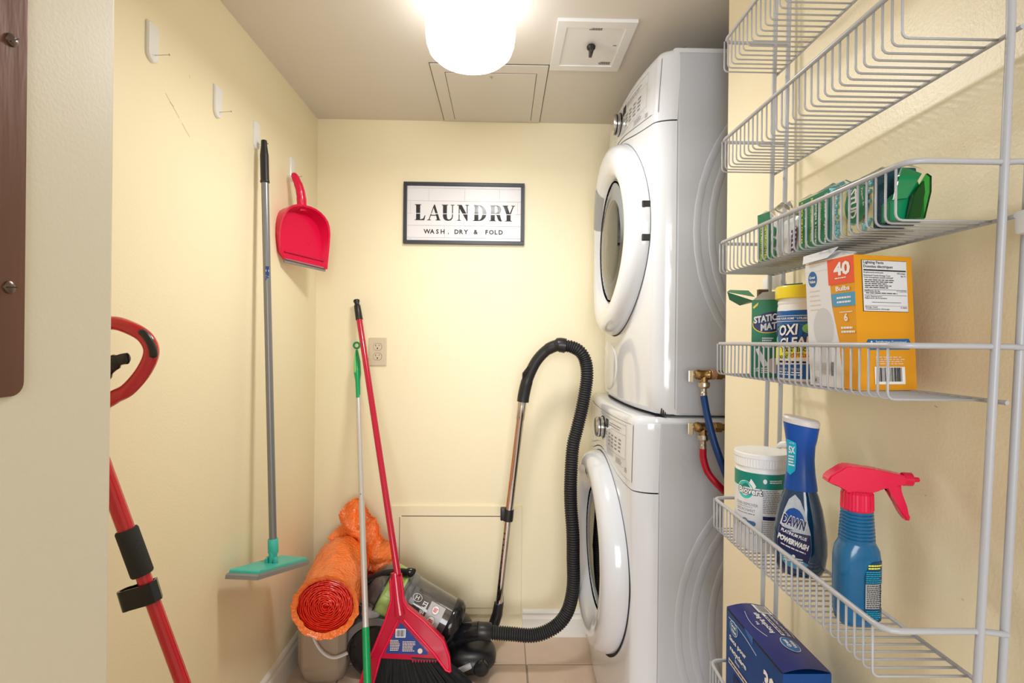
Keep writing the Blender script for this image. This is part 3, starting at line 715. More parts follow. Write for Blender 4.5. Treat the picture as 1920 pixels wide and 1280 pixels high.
# ================================================================== VACUUM CLEANER
def build_vacuum():
    t = thing('vacuum_cleaner', 'canister vacuum cleaner with lime green ring, black hose and chrome wand', 'vacuum', (-0.3, 1.92, 0))
    A = Vector((-0.398, 1.890, 0.286)); B = Vector((-0.178, 1.872, 0.176)); ax = (B-A).normalized(); L = (B-A).length
    # dust bin along ax, green ring, dark cyclone cap
    obj('dust_bin', MB().lathe([(0.088, 0.05), (0.088, 0.075), (0.084, 0.08), (0.080, 0.20), (0.078, L)], A, ax, 40), M['bin'], t, 30)
    obj('bin_collar', MB().lathe([(0.0895, 0.046), (0.0895, 0.056), (0.087, 0.058), (0.0895, 0.062), (0.0895, 0.072), (0.0855, 0.082)], A, ax, 40), M['vgrey'], t, 30)
    obj('bin_cap', MB().lathe([(0.080, L-0.012), (0.084, L-0.006), (0.083, L+0.012), (0.072, L+0.028), (0.045, L+0.038), (0, L+0.040)], A, ax, 40), M['black_g'], t, 40)
    rings = []
    for h, r in ((-0.012, 0.083), (-0.006, 0.090), (0.0, 0.086), (0.035, 0.086), (0.040, 0.092), (0.048, 0.092)):
        ring = []
        u = Vector((0, -1, 0)); u = (u-ax*u.dot(ax)).normalized(); v = ax.cross(u)
        for k in range(72):
            a = 2*PI*k/72; q = 1.0+(0.035*math.cos(a*10) if 0.0 <= h <= 0.035 else 0)
            ring.append(A+ax*h+(u*math.cos(a)+v*math.sin(a))*r*q)
        rings.append(ring)
    obj('green_ring', MB().rings(rings), M['lime'], t, 40)
    obj('ring_gasket', MB().lathe([(0.088, -0.017), (0.088, -0.012)], A, ax, 40), M['black'], t)
    obj('cyclone_dome', MB().lathe([(0.082, -0.016), (0.078, -0.035), (0.066, -0.055), (0.045, -0.068), (0.0, -0.072)], A, ax, 40), M['bin'], t, 40)
    # label on the bin
    u = Vector((0, -1, 0)); u = (u-ax*u.dot(ax)).normalized(); v = ax.cross(u)
    if v.z < 0: v = -v
    def bf(a, b, c=0):       # a along axis, b round the bin upwards
        an = b/0.084; rad = 0.0840-0.022*(a-0.08) if a > 0.08 else 0.088
        return A+ax*a+(u*math.cos(an)+v*math.sin(an))*(rad+0.0012+c)
    mb = MB()
    for k in range(6): rect(mb, bf, 0.155, -0.01+k*0.0135, 0.210, -0.01+(k+1)*0.0135, 0.0002, 3)
    lb = obj('bin_label', mb, M['ltgrey'], t)
    mb = MB(); ell(mb, bf, 0.180, 0.012, 0.015, 0.017, 0.0008, seg=20); ell(mb, bf, 0.180, 0.050, 0.013, 0.015, 0.0008, seg=20); obj('label_badge_rim', mb, M['greyink'], lb)
    mb = MB(); ell(mb, bf, 0.180, 0.012, 0.0135, 0.0155, 0.0012, seg=20); ell(mb, bf, 0.180, 0.050, 0.0115, 0.0135, 0.0012, seg=20); obj('label_badge_face', mb, M['wink'], lb)
    mb = MB(); lines(mb, bf, 0.172, 0.190, 0.020, 0.004, 3, 0.3, 0.0016, 3); lines(mb, bf, 0.173, 0.189, 0.057, 0.043, 3, 0.3, 0.0016, 4); obj('label_badge_print', mb, M['redink'], lb)
    mb = MB(); text(mb, 'MULTI', bf, 0.137, 0.036, width=0.045, bold=0.03, rot=R(90), w=0.0008); rect(mb, bf, 0.144, 0.02, 0.147, 0.06, 0.0008, 1)
    e = [bf(0.105+0.016*math.cos(a), 0.058+0.012*math.sin(a), 0.001) for a in [2*PI*k/24 for k in range(25)]]
    mb.tube(e, 0.0009, 6, cap=False); text(mb, 'H', bf, 0.105, 0.058, height=0.014, rot=R(0), w=0.0008)
    obj('bin_lettering', mb, M['wink'], t)
    obj('bin_strip', (lambda q: ([rect(q, bf, 0.083, -0.07+k*0.02, 0.100, -0.07+(k+1)*0.02, 0.0002) for k in range(8)], q)[1])(MB()), M['vgrey'], t)
    # carry handle arch
    obj('carry_handle', MB().tube(smooth_path([(-0.515, 1.87, 0.235), (-0.512, 1.86, 0.270), (-0.480, 1.855, 0.320), (-0.425, 1.85, 0.352), (-0.365, 1.85, 0.362), (-0.325, 1.85, 0.360), (-0.298, 1.85, 0.372)], 6), [0.010]*24+[0.0115]*6+[0.012, 0.013, 0.012, 0.010, 0.008, 0.005, 0.003], 12, squash=1.4), M['black_g'], t, 60)
    obj('latch', MB().lathe([(0.013, 0), (0.015, 0.02), (0.012, 0.05)], (-0.500, 1.865, 0.235), (0.85, 0, -0.45), 16), M['black_g'], t, 40)
    # body shell
    def blob(c, s, seg=28, lo=-1):
        q = MB(); rings = []
        for i in range(13):
            ph = -PI/2+PI*i/12; cz = max(lo, math.sin(ph)); cr = max(0.001, math.cos(ph))**0.7
            rings.append([Vector((c[0]+s[0]*cr*math.copysign(abs(math.cos(a))**0.8, math.cos(a)), c[1]+s[1]*cr*math.copysign(abs(math.sin(a))**0.8, math.sin(a)), c[2]+s[2]*cz)) for a in [2*PI*k/seg for k in range(seg)]])
        return q.rings(rings)
    obj('body', blob((-0.31, 1.945, 0.105), (0.215, 0.095, 0.090)), M['black'], t, 60)
    # grey wheel arch
    wc = Vector((-0.430, 1.845, 0.096)); arch = [wc+Vector((0.112*math.cos(R(a)), 0.01, 0.104*math.sin(R(a)))) for a in range(15, 176, 8)]
    rg = []
    for p in arch:
        o_ = (p-wc); o_.y = 0; o_.normalize()
        rg.append([p-o_*0.012+Vector((0, -0.03, 0)), p+o_*0.010+Vector((0, -0.024, 0)), p+o_*0.016+Vector((0, 0.06, 0)), p-o_*0.012+Vector((0, 0.06, 0))])
    obj('wheel_arch', MB().rings(rg), M['vgrey'], t, 50)
    obj('wheel', MB().lathe([(0.0, -0.004), (0.055, -0.010), (0.080, -0.004), (0.092, 0.004), (0.094, 0.018), (0.088, 0.026)], wc+Vector((0, -0.022, 0)), (0, 1, 0), 40), M['black_g'], t, 40)
    obj('wheel', MB().lathe([(0.0, 0.03), (0.080, 0.02), (0.094, 0.010), (0.094, 0.0)], Vector((-0.43, 2.05, 0.096)), (0, 1, 0), 30), M['black_g'], t, 40)
    obj('release_button', blob((-0.452, 1.850, 0.222), (0.034, 0.02, 0.022), 20), M['ltgrey'], t, 60, 'pale grey release button')
    # hose inlet
    obj('hose_inlet', MB().tube([(-0.150, 1.872, 0.125), (-0.130, 1.865, 0.140), (-0.105, 1.850, 0.152), (-0.070, 1.845, 0.160)], [0.034, 0.034, 0.032, 0.030], 20), M['black_g'], t, 40)
    obj('hose_cuff', MB().lathe([(0.028, 0), (0.030, 0.004), (0.030, 0.045), (0.026, 0.050)], (-0.078, 1.845, 0.159), (1, 0.03, -0.08), 24), M['black'], t, 40)
    hp = [(-0.068, 1.842, 0.158), (-0.02, 1.846, 0.152), (0.045, 1.85, 0.145), (0.11, 1.85, 0.140), (0.158, 1.85, 0.150), (0.205, 1.85, 0.177), (0.237, 1.85, 0.218), (0.254, 1.85, 0.270), (0.261, 1.85, 0.331), (0.259, 1.85, 0.41), (0.257, 1.85, 0.501), (0.250, 1.86, 0.60), (0.249, 1.862, 0.688), (0.256, 1.87, 0.80), (0.273, 1.88, 0.87), (0.289, 1.885, 0.935), (0.303, 1.89, 1.01), (0.308, 1.89, 1.067), (0.302, 1.90, 1.115), (0.282, 1.905, 1.147), (0.252, 1.915, 1.163), (0.222, 1.92, 1.166)]
    sp = smooth_path(hp, 12)
    # resample at equal steps and alternate radii for the ribs
    step = 0.0028; out = [sp[0]]; acc_ = 0
    for a, b in zip(sp, sp[1:]):
        l = (b-a).length
        while acc_+l >= step:
            a = a+(b-a)*((step-acc_)/l); out.append(a.copy()); l = (b-a).length; acc_ = 0
        acc_ += l
    obj('hose', MB().tube(out, [(0.0237 if (i % 3) else 0.0192) for i in range(len(out))], 14), M['rubber'], t, 60)
    gp = smooth_path([(0.232, 1.918, 1.166), (0.205, 1.92, 1.168), (0.165, 1.93, 1.150), (0.125, 1.94, 1.105), (0.096, 1.95, 1.040), (0.083, 1.958, 0.985), (0.079, 1.96, 0.955)], 6)
    obj('hose_grip', MB().tube(gp, [0.027]*7+[0.022]*5+[0.0205]*13+[0.0225]*12, 20), M['black'], t, 50)
    obj('suction_slider', MB().tube([(0.080, 1.945, 1.035), (0.084, 1.938, 1.06), (0.098, 1.93, 1.085)], [0.006, 0.010, 0.006], 10), M['black_g'], t, 50)
    w0, w1, w2 = Vector((0.0765, 1.962, 0.960)), Vector((0.0290, 1.982, 0.515)), Vector((-0.006, 1.992, 0.150))
    obj('wand', MB().tube([w0, w0+(w1-w0)*0.16, w0+(w1-w0)*0.165, w1], [0.0175, 0.0175, 0.0160, 0.0160], 24), M['chrome'], t, 50, 'chrome telescopic wand')
    obj('wand', MB().tube([w1, w2], 0.0135, 24), M['chrome'], t, 50, 'chrome telescopic wand')
    obj('wand_lock', MB().lathe([(0.019, -0.014), (0.0195, 0.0), (0.0185, 0.030)], w1, (0.1, 0, 1), 20).box(w1+Vector((-0.030, -0.012, -0.012)), w1+Vector((-0.010, 0.012, 0.036)), 0.005), M['black'], t, 40)
    mb = MB()
    dd = (w2-w1).normalized()
    for k in range(13): mb.lathe([(0.0034, 0), (0.0034, 0.0008)], w1+dd*(0.06+k*0.022)+Vector((-0.0075, -0.0108, 0)), (-0.55, -0.83, 0), 8)
    obj('wand_notches', mb, M['ink'], t)
    # wand foot and floor head
    obj('wand_cuff', MB().tube([(-0.003, 1.99, 0.185), (-0.008, 1.992, 0.145), (-0.022, 1.99, 0.10), (-0.035, 1.96, 0.075)], [0.018, 0.020, 0.021, 0.020], 18), M['black'], t, 50)
    obj('floor_head', blob((-0.105, 1.885, 0.052), (0.095, 0.085, 0.046), 28), M['black'], t, 60)
    obj('head_wheel', MB().lathe([(0.0, -0.004), (0.022, -0.003), (0.027, 0.002), (0.027, 0.022)], (-0.062, 1.800, 0.050), (0, 1, 0), 24), M['black_g'], t, 40)
    obj('foot_pedal', MB().box((-0.145, 1.785, 0.050), (-0.092, 1.800, 0.068), 0.006, rot=Matrix.Rotation(R(-25), 3, 'Y')), M['ltgrey'], t, 50, 'pale grey foot pedal')
build_vacuum()

# ================================================================== ROLL OF ORANGE BUBBLE WRAP
def build_roll():
    A = Vector((-0.552, 1.662, 0.333)); B = Vector((-0.590, 1.985, 0.345)); ax = (B-A).normalized(); L = (B-A).length
    t = thing('bubble_wrap_roll', 'fat roll of bright orange bubble wrap with crumpled loose end in the corner', 'bubble wrap', A-Vector((0, 0, 0.097)))
    u = Vector((1, 0, 0)); u = (u-ax*u.dot(ax)).normalized(); v = ax.cross(u)
    if v.z < 0: v = -v
    rings = []; n = 120
    for i in range(0, 61):
        h = L*i/60; r0 = 0.097+0.004*noise.noise(Vector((h*14, 0, 3)))
        if i < 4: r0 += 0.006*(1-i/4)
        rr = []
        for k in range(n):
            a = 2*PI*k/n
            p = Vector((math.cos(a)*3, math.sin(a)*3, h*16))
            q = r0+0.006*noise.noise(p)+0.0012*math.sin(k*PI/1.5)*math.sin(i*PI/1.5+k)+0.002*noise.noise(p*4)
            if i == 0: q += 0.0012*math.sin(a*17)
            rr.append(A+ax*h+(u*math.cos(a)+v*math.sin(a))*q)
        rings.append(rr)
    # inner wall of the front mouth
    inner = [[A+ax*d_+(u*math.cos(2*PI*k/n)+v*math.sin(2*PI*k/n))*(r_+0.003*noise.noise(Vector((k*0.3, d_*50, 1)))) for k in range(n)] for r_, d_ in ((0.091, 0.003), (0.086, 0.010))]
    obj('outer_wrap', MB().rings(inner[::-1]+rings+[[A+ax*(L+0.001)+(u*math.cos(2*PI*k/n)+v*math.sin(2*PI*k/n))*0.02 for k in range(n)]], cap=False), M['orange'], t, 60)
    # spiral of inner layers
    mb = MB(); top = []; bot = []; top2 = []
    N = 800; turns = 13
    for i in range(N+1):
        a = 2*PI*turns*i/N; r_ = 0.006+0.080*i/N+0.0008*math.sin(a*7.3)+0.002*noise.noise(Vector((math.cos(a)*2, math.sin(a)*2, i*0.01)))
        d_ = 0.016-0.012*(1-i/N)**0.5+0.004*noise.noise(Vector((i*0.09, 5, 2)))
        e = u*math.cos(a)+v*math.sin(a)
        bot.append(A+ax*0.032+e*r_); top.append(A+ax*(0.008+d_*0.4)+e*r_); top2.append(A+ax*(0.009+d_*0.4)+e*(r_+0.0035))
    mb.rings([bot, top, top2, [p+ax*0.024 for p in top2]], cap=False, closed=False)
    mb.lathe([(0.0, 0.030), (0.088, 0.030), (0.088, 0.034)], A, ax, 60)
    obj('inner_layers', mb, M['orangecore'], t, 50, 'deep red orange spiral of inner layers')
    # crumpled loose end
    def sheet(outline, y0, dy, seed, step=0.006):
        xs = [p[0] for p in outline]; zs = [p[1] for p in outline]
        def inside(x, z):
            c = False; j = len(outline)-1
            for i in range(len(outline)):
                xi, zi = outline[i]; xj, zj = outline[j]
                if (zi > z) != (zj > z) and x < (xj-xi)*(z-zi)/(zj-zi)+xi: c = not c
                j = i
            return c
        q = MB(); vd = {}
        nx = int((max(xs)-min(xs))/step)+1; nz = int((max(zs)-min(zs))/step)+1
        def V(i, k, s):
            if (i, k, s) in vd: return vd[(i, k, s)]
            x = min(xs)+i*step; z = min(zs)+k*step
            pz = Vector((x*16+seed, z*16, seed)); dep = noise.noise(pz*0.8)*0.045+noise.noise(pz*2.5)*0.007-abs(noise.noise(pz*0.9+Vector((9, 9, 9))))*0.05
            jx = noise.noise(Vector((x*90, z*90, 3)))*0.003
            y = y0+dy*(z-min(zs))+dep+s*0.0035
            vd[(i, k, s)] = q.bm.verts.new((x+jx, min(y, D-0.012), z+jx)); return vd[(i, k, s)]
        cells = {(i, k) for i in range(nx) for k in range(nz) if inside(min(xs)+(i+.5)*step, min(zs)+(k+.5)*step)}
        for i, k in cells:
            q.bm.faces.new((V(i, k, 0), V(i+1, k, 0), V(i+1, k+1, 0), V(i, k+1, 0)))
            q.bm.faces.new((V(i, k+1, 1), V(i+1, k+1, 1), V(i+1, k, 1), V(i, k, 1)))
            for (di, dk, a, b) in ((-1, 0, (0, 0), (0, 1)), (1, 0, (1, 0), (1, 1)), (0, -1, (0, 0), (1, 0)), (0, 1, (0, 1), (1, 1))):
                if (i+di, k+dk) not in cells:
                    q.bm.faces.new((V(i+a[0], k+a[1], 0), V(i+b[0], k+b[1], 0), V(i+b[0], k+b[1], 1), V(i+a[0], k+a[1], 1)))
        return q
    o1 = [(-0.660, 0.425), (-0.615, 0.470), (-0.610, 0.520), (-0.585, 0.560), (-0.555, 0.573), (-0.515, 0.545), (-0.480, 0.500), (-0.440, 0.445), (-0.415, 0.395), (-0.405, 0.335), (-0.430, 0.300), (-0.480, 0.320), (-0.540, 0.390), (-0.60, 0.400)]
    obj('loose_end', sheet(o1, 1.985, 0.16, 3.3), M['orange'], t, 70)
    o2 = [(-0.520, 0.430), (-0.460, 0.400), (-0.420, 0.340), (-0.405, 0.260), (-0.430, 0.170), (-0.500, 0.160), (-0.545, 0.25)]
    obj('loose_end', sheet(o2, 2.045, 0.0, 8.1), M['orangecore'], t, 70)
build_roll()

# ================================================================== JUG
def build_jug():
    t = thing('plastic_jug', 'beige plastic jug with white strap handle under the bubble wrap roll', 'jug', (-0.615, 1.86, 0))
    c = Vector((-0.613, 1.875, 0)); mb = MB(); rings = []
    for z, s in ((0.0, 0.80), (0.006, 0.86), (0.045, 0.985), (0.07, 1.0), (0.200, 1.0), (0.222, 0.96), (0.232, 0.82)):
        hw, hd, ch = 0.083*s, 0.080*s, 0.024
        rings.append([c+Vector((x, y, z)) for x, y in ((-hw+ch, -hd), (hw-ch, -hd), (hw, -hd+ch), (hw, hd-ch), (hw-ch, hd), (-hw+ch, hd), (-hw, hd-ch), (-hw, -hd+ch))])
    for i in range(len(rings)): pass
    q = mb.rings(rings); bmesh.ops.bevel(q.bm, geom=[e for e in q.bm.edges], offset=0.003, segments=2, affect='EDGES')
    obj('body', q, M['jug'], t, 40)
    obj('strap_handle', MB().tube(smooth_path([(-0.640, 1.790, 0.225), (-0.632, 1.778, 0.19), (-0.612, 1.772, 0.150), (-0.585, 1.772, 0.120), (-0.555, 1.778, 0.106), (-0.520, 1.80, 0.108)], 6), 0.0085, 12, squash=0.45), M['white'], t, 60)
build_jug()

# ================================================================== RED BROOM
def build_broom():
    T0 = Vector((-0.577, 2.070, 1.337)); E0 = Vector((-0.343, 1.760, 0.395)); d = (E0-T0).normalized()
    t = thing('broom', 'red broom with black bristles and wide flared head leaning on the back wall', 'broom', (-0.30, 1.695, 0))
    obj('handle', MB().tube([T0+d*0.08, E0], 0.0112, 20), M['redbroom'], t, 60)
    obj('handle_cap', MB().lathe([(0.0, 0), (0.0115, 0.001), (0.0125, 0.006), (0.0095, 0.012), (0.009, 0.020), (0.0120, 0.024), (0.0125, 0.028), (0.0135, 0.084), (0.0120, 0.086)], T0, d, 20), M['black'], t, 40)
    f = lambda x, z, c=0: Vector((x, 1.695+0.165*z-c, z))
    wl = [(-0.364, 0.385), (-0.345, 0.385), (-0.336, 0.31), (-0.332, 0.264), (-0.362, 0.20), (-0.386, 0.15), (-0.406, 0.07), (-0.418, 0.0), (-0.462, 0.0), (-0.448, 0.07), (-0.436, 0.115), (-0.410, 0.17), (-0.375, 0.26), (-0.358, 0.32)]
    wr = [(-0.347, 0.395), (-0.330, 0.395), (-0.318, 0.32), (-0.304, 0.298), (-0.249, 0.258), (-0.182, 0.197), (-0.163, 0.150), (-0.158, 0.107), (-0.172, 0.112), (-0.214, 0.163), (-0.314, 0.262), (-0.336, 0.30)]
    q = MB().prism(wl, f, -0.010, 0.014); obj('side_wing', q, M['redbroom'], t)
    q = MB().prism(wr, f, -0.010, 0.014); obj('side_wing', q, M['redbroom'], t)
    for ol in (wl[8:]+wl[:1], wr[1:8], wl[3:8], wr[7:11]):
        obj('wing_rim', MB().tube([f(x, z, 0.014) for x, z in ol], 0.0042, 8), M['pink'], t, 60)
    obj('socket', MB().tube([f(-0.352, 0.40, -0.002), f(-0.345, 0.36, 0), f(-0.338, 0.32, 0.002), f(-0.328, 0.275, 0.004)], [0.0155, 0.0165, 0.0165, 0.021], 18), M['redbroom'], t, 60)
    tri = [(-0.334, 0.285), (-0.316, 0.285), (-0.186, 0.152), (-0.196, 0.138), (-0.384, 0.146), (-0.386, 0.158)]
    obj('head_block', MB().prism(tri, f, -0.02, 0.012), M['redbroom'], t)
    st = [(-0.328, 0.250), (-0.320, 0.250), (-0.232, 0.163), (-0.234, 0.156), (-0.370, 0.161), (-0.368, 0.170)]
    sk = obj('sticker', MB().prism(st, f, 0.011, 0.0128), M['sticker'], t)
    q = MB(); rect(q, f, -0.340, 0.208, -0.307, 0.234, 0.0132); obj('sticker_patch', q, M['label_w'], sk)
    q = MB(); barcode(q, f, -0.337, 0.211, -0.310, 0.231, 0.0136); obj('barcode', q, M['ink'], sk)
    q = MB(); lines(q, f, -0.356, -0.322, 0.202, 0.168, 7, 0.25, 0.0134, 2); ell(q, f, -0.258, 0.168, 0.008, 0.008, 0.0134, seg=18); obj('sticker_print', q, M['tanink'], sk)
    q = MB(); lines(q, f, -0.316, -0.272, 0.198, 0.166, 7, 0.25, 0.0134, 3); obj('sticker_print', q, M['tanink'], sk)
    q = MB()
    for k in range(9): q.prism([(-0.285+k*0.0092, 0.142), (-0.2758+k*0.0092, 0.142), (-0.2804+k*0.0092, 0.132)], f, 0.0, 0.012)
    obj('comb_teeth', q, M['redbroom'], t)
    q = MB(); q.prism([(-0.285, 0.1495), (-0.198, 0.1440), (-0.200, 0.1405), (-0.283, 0.1450)], f, 0.011, 0.016); obj('scraper_edge', q, M['black'], t)
    q = MB(); rn = random.Random(4)
    for i in range(1100):
        s = rn.random(); x0 = -0.384+0.190*s; z0 = 0.148-0.006*s; yy = rn.uniform(-0.014, 0.010)
        x1 = -0.425+0.365*s+rn.uniform(-0.008, 0.008); z1 = 0.0035+0.05*max(0, s-0.6)+rn.uniform(0, 0.006)
        a = f(x0, z0, yy); b = f((x0+x1)/2+rn.uniform(-.003, .003)+(0.012*s), (z0+z1)/2, yy*1.5); c = f(x1, z1, yy*2.2+rn.uniform(-.01, .01))
        r_ = 0.0011
        q.rings([[p+Vector((r_, 0, 0)), p+Vector((-r_*.5, r_, 0)), p+Vector((-r_*.5, -r_, 0))] for p in (a, b, c)])
    obj('bristles', q, M['ink'], t, kind='stuff')
build_broom()

# ================================================================== GREEN AND WHITE DUSTER POLE
def build_duster():
    T0 = Vector((-0.577, 2.080, 1.160)); B0 = Vector((-0.3865, 1.572, 0.0)); d = (B0-T0).normalized(); L = (B0-T0).length
    t = thing('duster_pole', 'slim white pole with green loop handle leaning in front of the bubble wrap', 'pole', B0)
    P = lambda s: T0+d*s
    obj('shaft', MB().tube([P(0.21), P(0.60)], 0.0088, 16).tube([P(0.60), P(1.0)], 0.0100, 16), M['alu'], t, 60)
    obj('shaft_button', MB().lathe([(0.0025, 0), (0.002, 0.002)], P(0.575)+Vector((0, -0.0085, 0)), (0, -1, 0), 10), M['steel'], t)
    obj('lower_sleeve', MB().tube([P(0.995), P(L)], [0.0115, 0.0125], 16), M['green'], t, 60)
    obj('grip', MB().tube([P(0.022), P(0.035), P(0.07), P(0.12), P(0.15), P(0.222)], [0.005, 0.008, 0.0150, 0.0165, 0.0115, 0.0100], 18, squash=0.8), M['green'], t, 60)
    c = P(0.002); e = [c+Vector((0.0115*math.cos(a), 0, 0.0115*math.sin(a))) for a in [2*PI*k/24 for k in range(25)]]
    obj('hanging_loop', MB().tube(e, 0.0038, 10, cap=False), M['green'], t, 60)
    obj('grip_inlay', MB().tube([P(0.032)+Vector((-0.004, -0.006, 0)), P(0.07)+Vector((-0.005, -0.010, 0)), P(0.11)+Vector((-0.005, -0.011, 0)), P(0.138)+Vector((-0.004, -0.006, 0))], [0.003, 0.0075, 0.0085, 0.003], 14, squash=0.6), M['ltgreen'], t, 60, 'light green soft inlay')
build_duster()

# ================================================================== RED SPRAY MOP BEHIND THE JAMB
def build_spray_mop():
    t = thing('spray_mop', 'glossy red mop with looped handle leaning half hidden behind the door jamb', 'mop', (-0.40, 0.99, 0))
    B = Vector((-0.712, 0.930, 0.990)); F_ = Vector((-0.405, 0.985, 0.045)); d = (F_-B).normalized()
    def at(z): return B+d*((z-B.z)/d.z)
    obj('pole', MB().tube([at(1.03), at(0.80)], 0.0135, 20).tube([at(0.81), F_], 0.0118, 20), M['red'], t, 60)
    lp = smooth_path([at(0.965), (-0.712, 0.930, 1.045), (-0.683, 0.93, 1.073), (-0.656, 0.93, 1.089), (-0.629, 0.93, 1.122), (-0.6165, 0.93, 1.155), (-0.627, 0.93, 1.180), (-0.652, 0.93, 1.196), (-0.684, 0.93, 1.205), (-0.715, 0.93, 1.195), (-0.722, 0.93, 1.15), (-0.722, 0.93, 1.09), (-0.718, 0.93, 1.05)], 7)
    obj('loop_handle', MB().tube(lp, 0.0122, 18), M['red'], t, 60)
    obj('loop_insert', MB().tube(smooth_path([(-0.628, 0.918, 1.192), (-0.614, 0.916, 1.180), (-0.606, 0.918, 1.160), (-0.606, 0.92, 1.145)], 4), [0.003]+[0.0062]*11+[0.003], 12), M['black'], t, 60)
    obj('trigger', MB().tube(smooth_path([(-0.712, 0.93, 1.098), (-0.69, 0.925, 1.125), (-0.668, 0.922, 1.140), (-0.648, 0.920, 1.144)], 5), [0.017]*5+[0.014]*5+[0.010]*5+[0.006], 12, squash=0.6), M['black_g'], t, 60)
    obj('foam_grip', MB().lathe([(0.0165, 0), (0.0180, 0.003), (0.0180, 0.083), (0.0165, 0.086)], at(0.840), d, 24), M['foam'], t, 40)
    c = at(0.722)
    q = MB(); pts = [c+Vector((-0.038+0.012*math.cos(a), -0.004+0.012*math.sin(a), 0)) for a in [R(v) for v in range(60, 301, 20)]]
    outer = pts+[c+Vector((0.0, -0.0165, 0)), c+Vector((0.0135, -0.012, 0)), c+Vector((0.0165, 0.002, 0)), c+Vector((0.010, 0.014, 0)), c+Vector((0, 0.016, 0))]
    ctr = c+Vector((-0.014, 0, 0)); inner = [ctr+(p-ctr)*0.86 for p in outer]
    tl = Matrix.Rotation(R(17), 3, 'Y').to_4x4(); g = lambda P, z: ctr+(Matrix.Rotation(R(-17), 3, 'Y') @ (P+Vector((0, 0, z))-ctr))
    q.rings([[g(p, -0.018) for p in outer], [g(p, 0.018) for p in outer], [g(p, 0.018) for p in inner], [g(p, -0.018) for p in inner], [g(p, -0.018) for p in outer]], cap=False)
    obj('pole_clip', q, M['black_g'], t, 40)
    obj('mop_head', MB().box((-0.56, 0.93, 0.004), (-0.25, 1.06, 0.026), 0.008).tube([(-0.405, 0.985, 0.055), (-0.405, 0.99, 0.02)], 0.018, 14), M['red'], t, 40)
build_spray_mop()

# ================================================================== WIRE RACK
BF, BB, YR0, YR1 = 0.400, 0.503, 0.517, 0.968
SH = [1.741, 1.555, 1.366, 1.180, 0.893, 0.590]; DEP = 0.056
RK = thing('wire_rack', 'white coated wire rack with six basket shelves on the right wall', 'rack', (0.52, 0.74, 0.30))
def build_rack():
    t = RK
    lean = lambda z, y=0.97: min(0.0115, ((0.047 if z < 1.18 else 0.036)-(0.035 if z < 1.18 else 0.024)*(y-YR0)/(YR1-YR0))*(z-1.18))
    for y in (YR0, YR1):
        for x in (0.497, 0.522):
            obj('post', MB().tube([(x+lean(z, y), y, z) for z in (0.30, 0.9, 1.3, 1.5, 1.56, 1.75, 2.04)], 0.0040, 12), M['wire'], t, 60)
        q = MB()
        for z in (0.31, 2.03): q.tube([(0.497+lean(z, y), y, z), (0.522+lean(z, y), y, z)], 0.003, 8)
        obj('rung', q, M['wire'], t, 60)
    # one wire, shared by all the baskets: drops from the front rail, turns, runs back
    wm = MB().tube([(0, 0, 0), (0, 0, -DEP+0.007), (0.0008, 0, -DEP+0.0035), (0.0035, 0, -DEP+0.0008), (0.007, 0, -DEP), (BB-BF, 0, -DEP)], 0.0013, 6)
    bmesh.ops.recalc_face_normals(wm.bm, faces=wm.bm.faces[:])
    me = bpy.data.meshes.new('wire'); wm.bm.to_mesh(me); wm.bm.free(); me.materials.append(M['wire'])
    me.polygons.foreach_set('use_smooth', [True]*len(me.polygons))
    base = WM[t].translation
    for zt in SH:
        dx = lean(zt); q = MB(); r = 0.0031; yy0, yy1 = YR0+0.001, YR1-0.001; c = 0.016
        pts = [(0.520+dx, yy1, zt), (BF+dx+c, yy1, zt)]
        pts += [(BF+dx+c-c*math.sin(R(a)), yy1-c+c*math.cos(R(a)), zt) for a in (30, 60, 90)]
        pts += [(BF+dx+c-c*math.cos(R(a)), yy0+c-c*math.sin(R(a)), zt) for a in (0, 30, 60, 90)]
        pts += [(0.500+dx, yy0, zt), (0.510+dx, yy0-0.003, zt), (0.522+dx, yy0-0.004, zt-0.001)]
        pts = [(p[0]-dx+lean(zt, p[1]), p[1], p[2]) for p in pts]
        q.tube(pts, r, 10)
        b = obj('basket', q, M['wire'], t, 60)
        obj('back_rail', MB().tube([(BB+lean(zt, YR0), YR0-0.006, zt-DEP), (BB+dx, YR1+0.010, zt-DEP)], 0.0024, 8), M['wire'], b, 60)
        n = 31
        for k in range(n):
            o = bpy.data.objects.new('wire', me); C.objects.link(o); o.parent = b
            yk = YR0+0.018+(YR1-YR0-0.022)*k/(n-1); o.location = Vector((BF+lean(zt, yk), yk, zt))-base
    # wall clips with screws
    for y, z in ((0.500, 1.305), (1.005, 1.300), (0.985, 0.60)):
        s = obj('wall_clip', MB().box((0.508, y-0.012, z-0.014), (XR, y+0.012, z+0.010), 0.004).lathe([(0.009, 0), (0.009, 0.020)], (XR-0.02, y+0.002, z+0.012), (1, 0, 0), 16), M['white'], t, 40)
        obj('screw', MB().lathe([(0.0045, 0), (0.0040, 0.0015), (0.0, 0.002)], (XR-0.0195, y+0.002, z+0.014), (-1, 0, 0), 16), M['steel'], s, 40)
build_rack()
zf = lambda i: SH[i]-DEP+0.0016

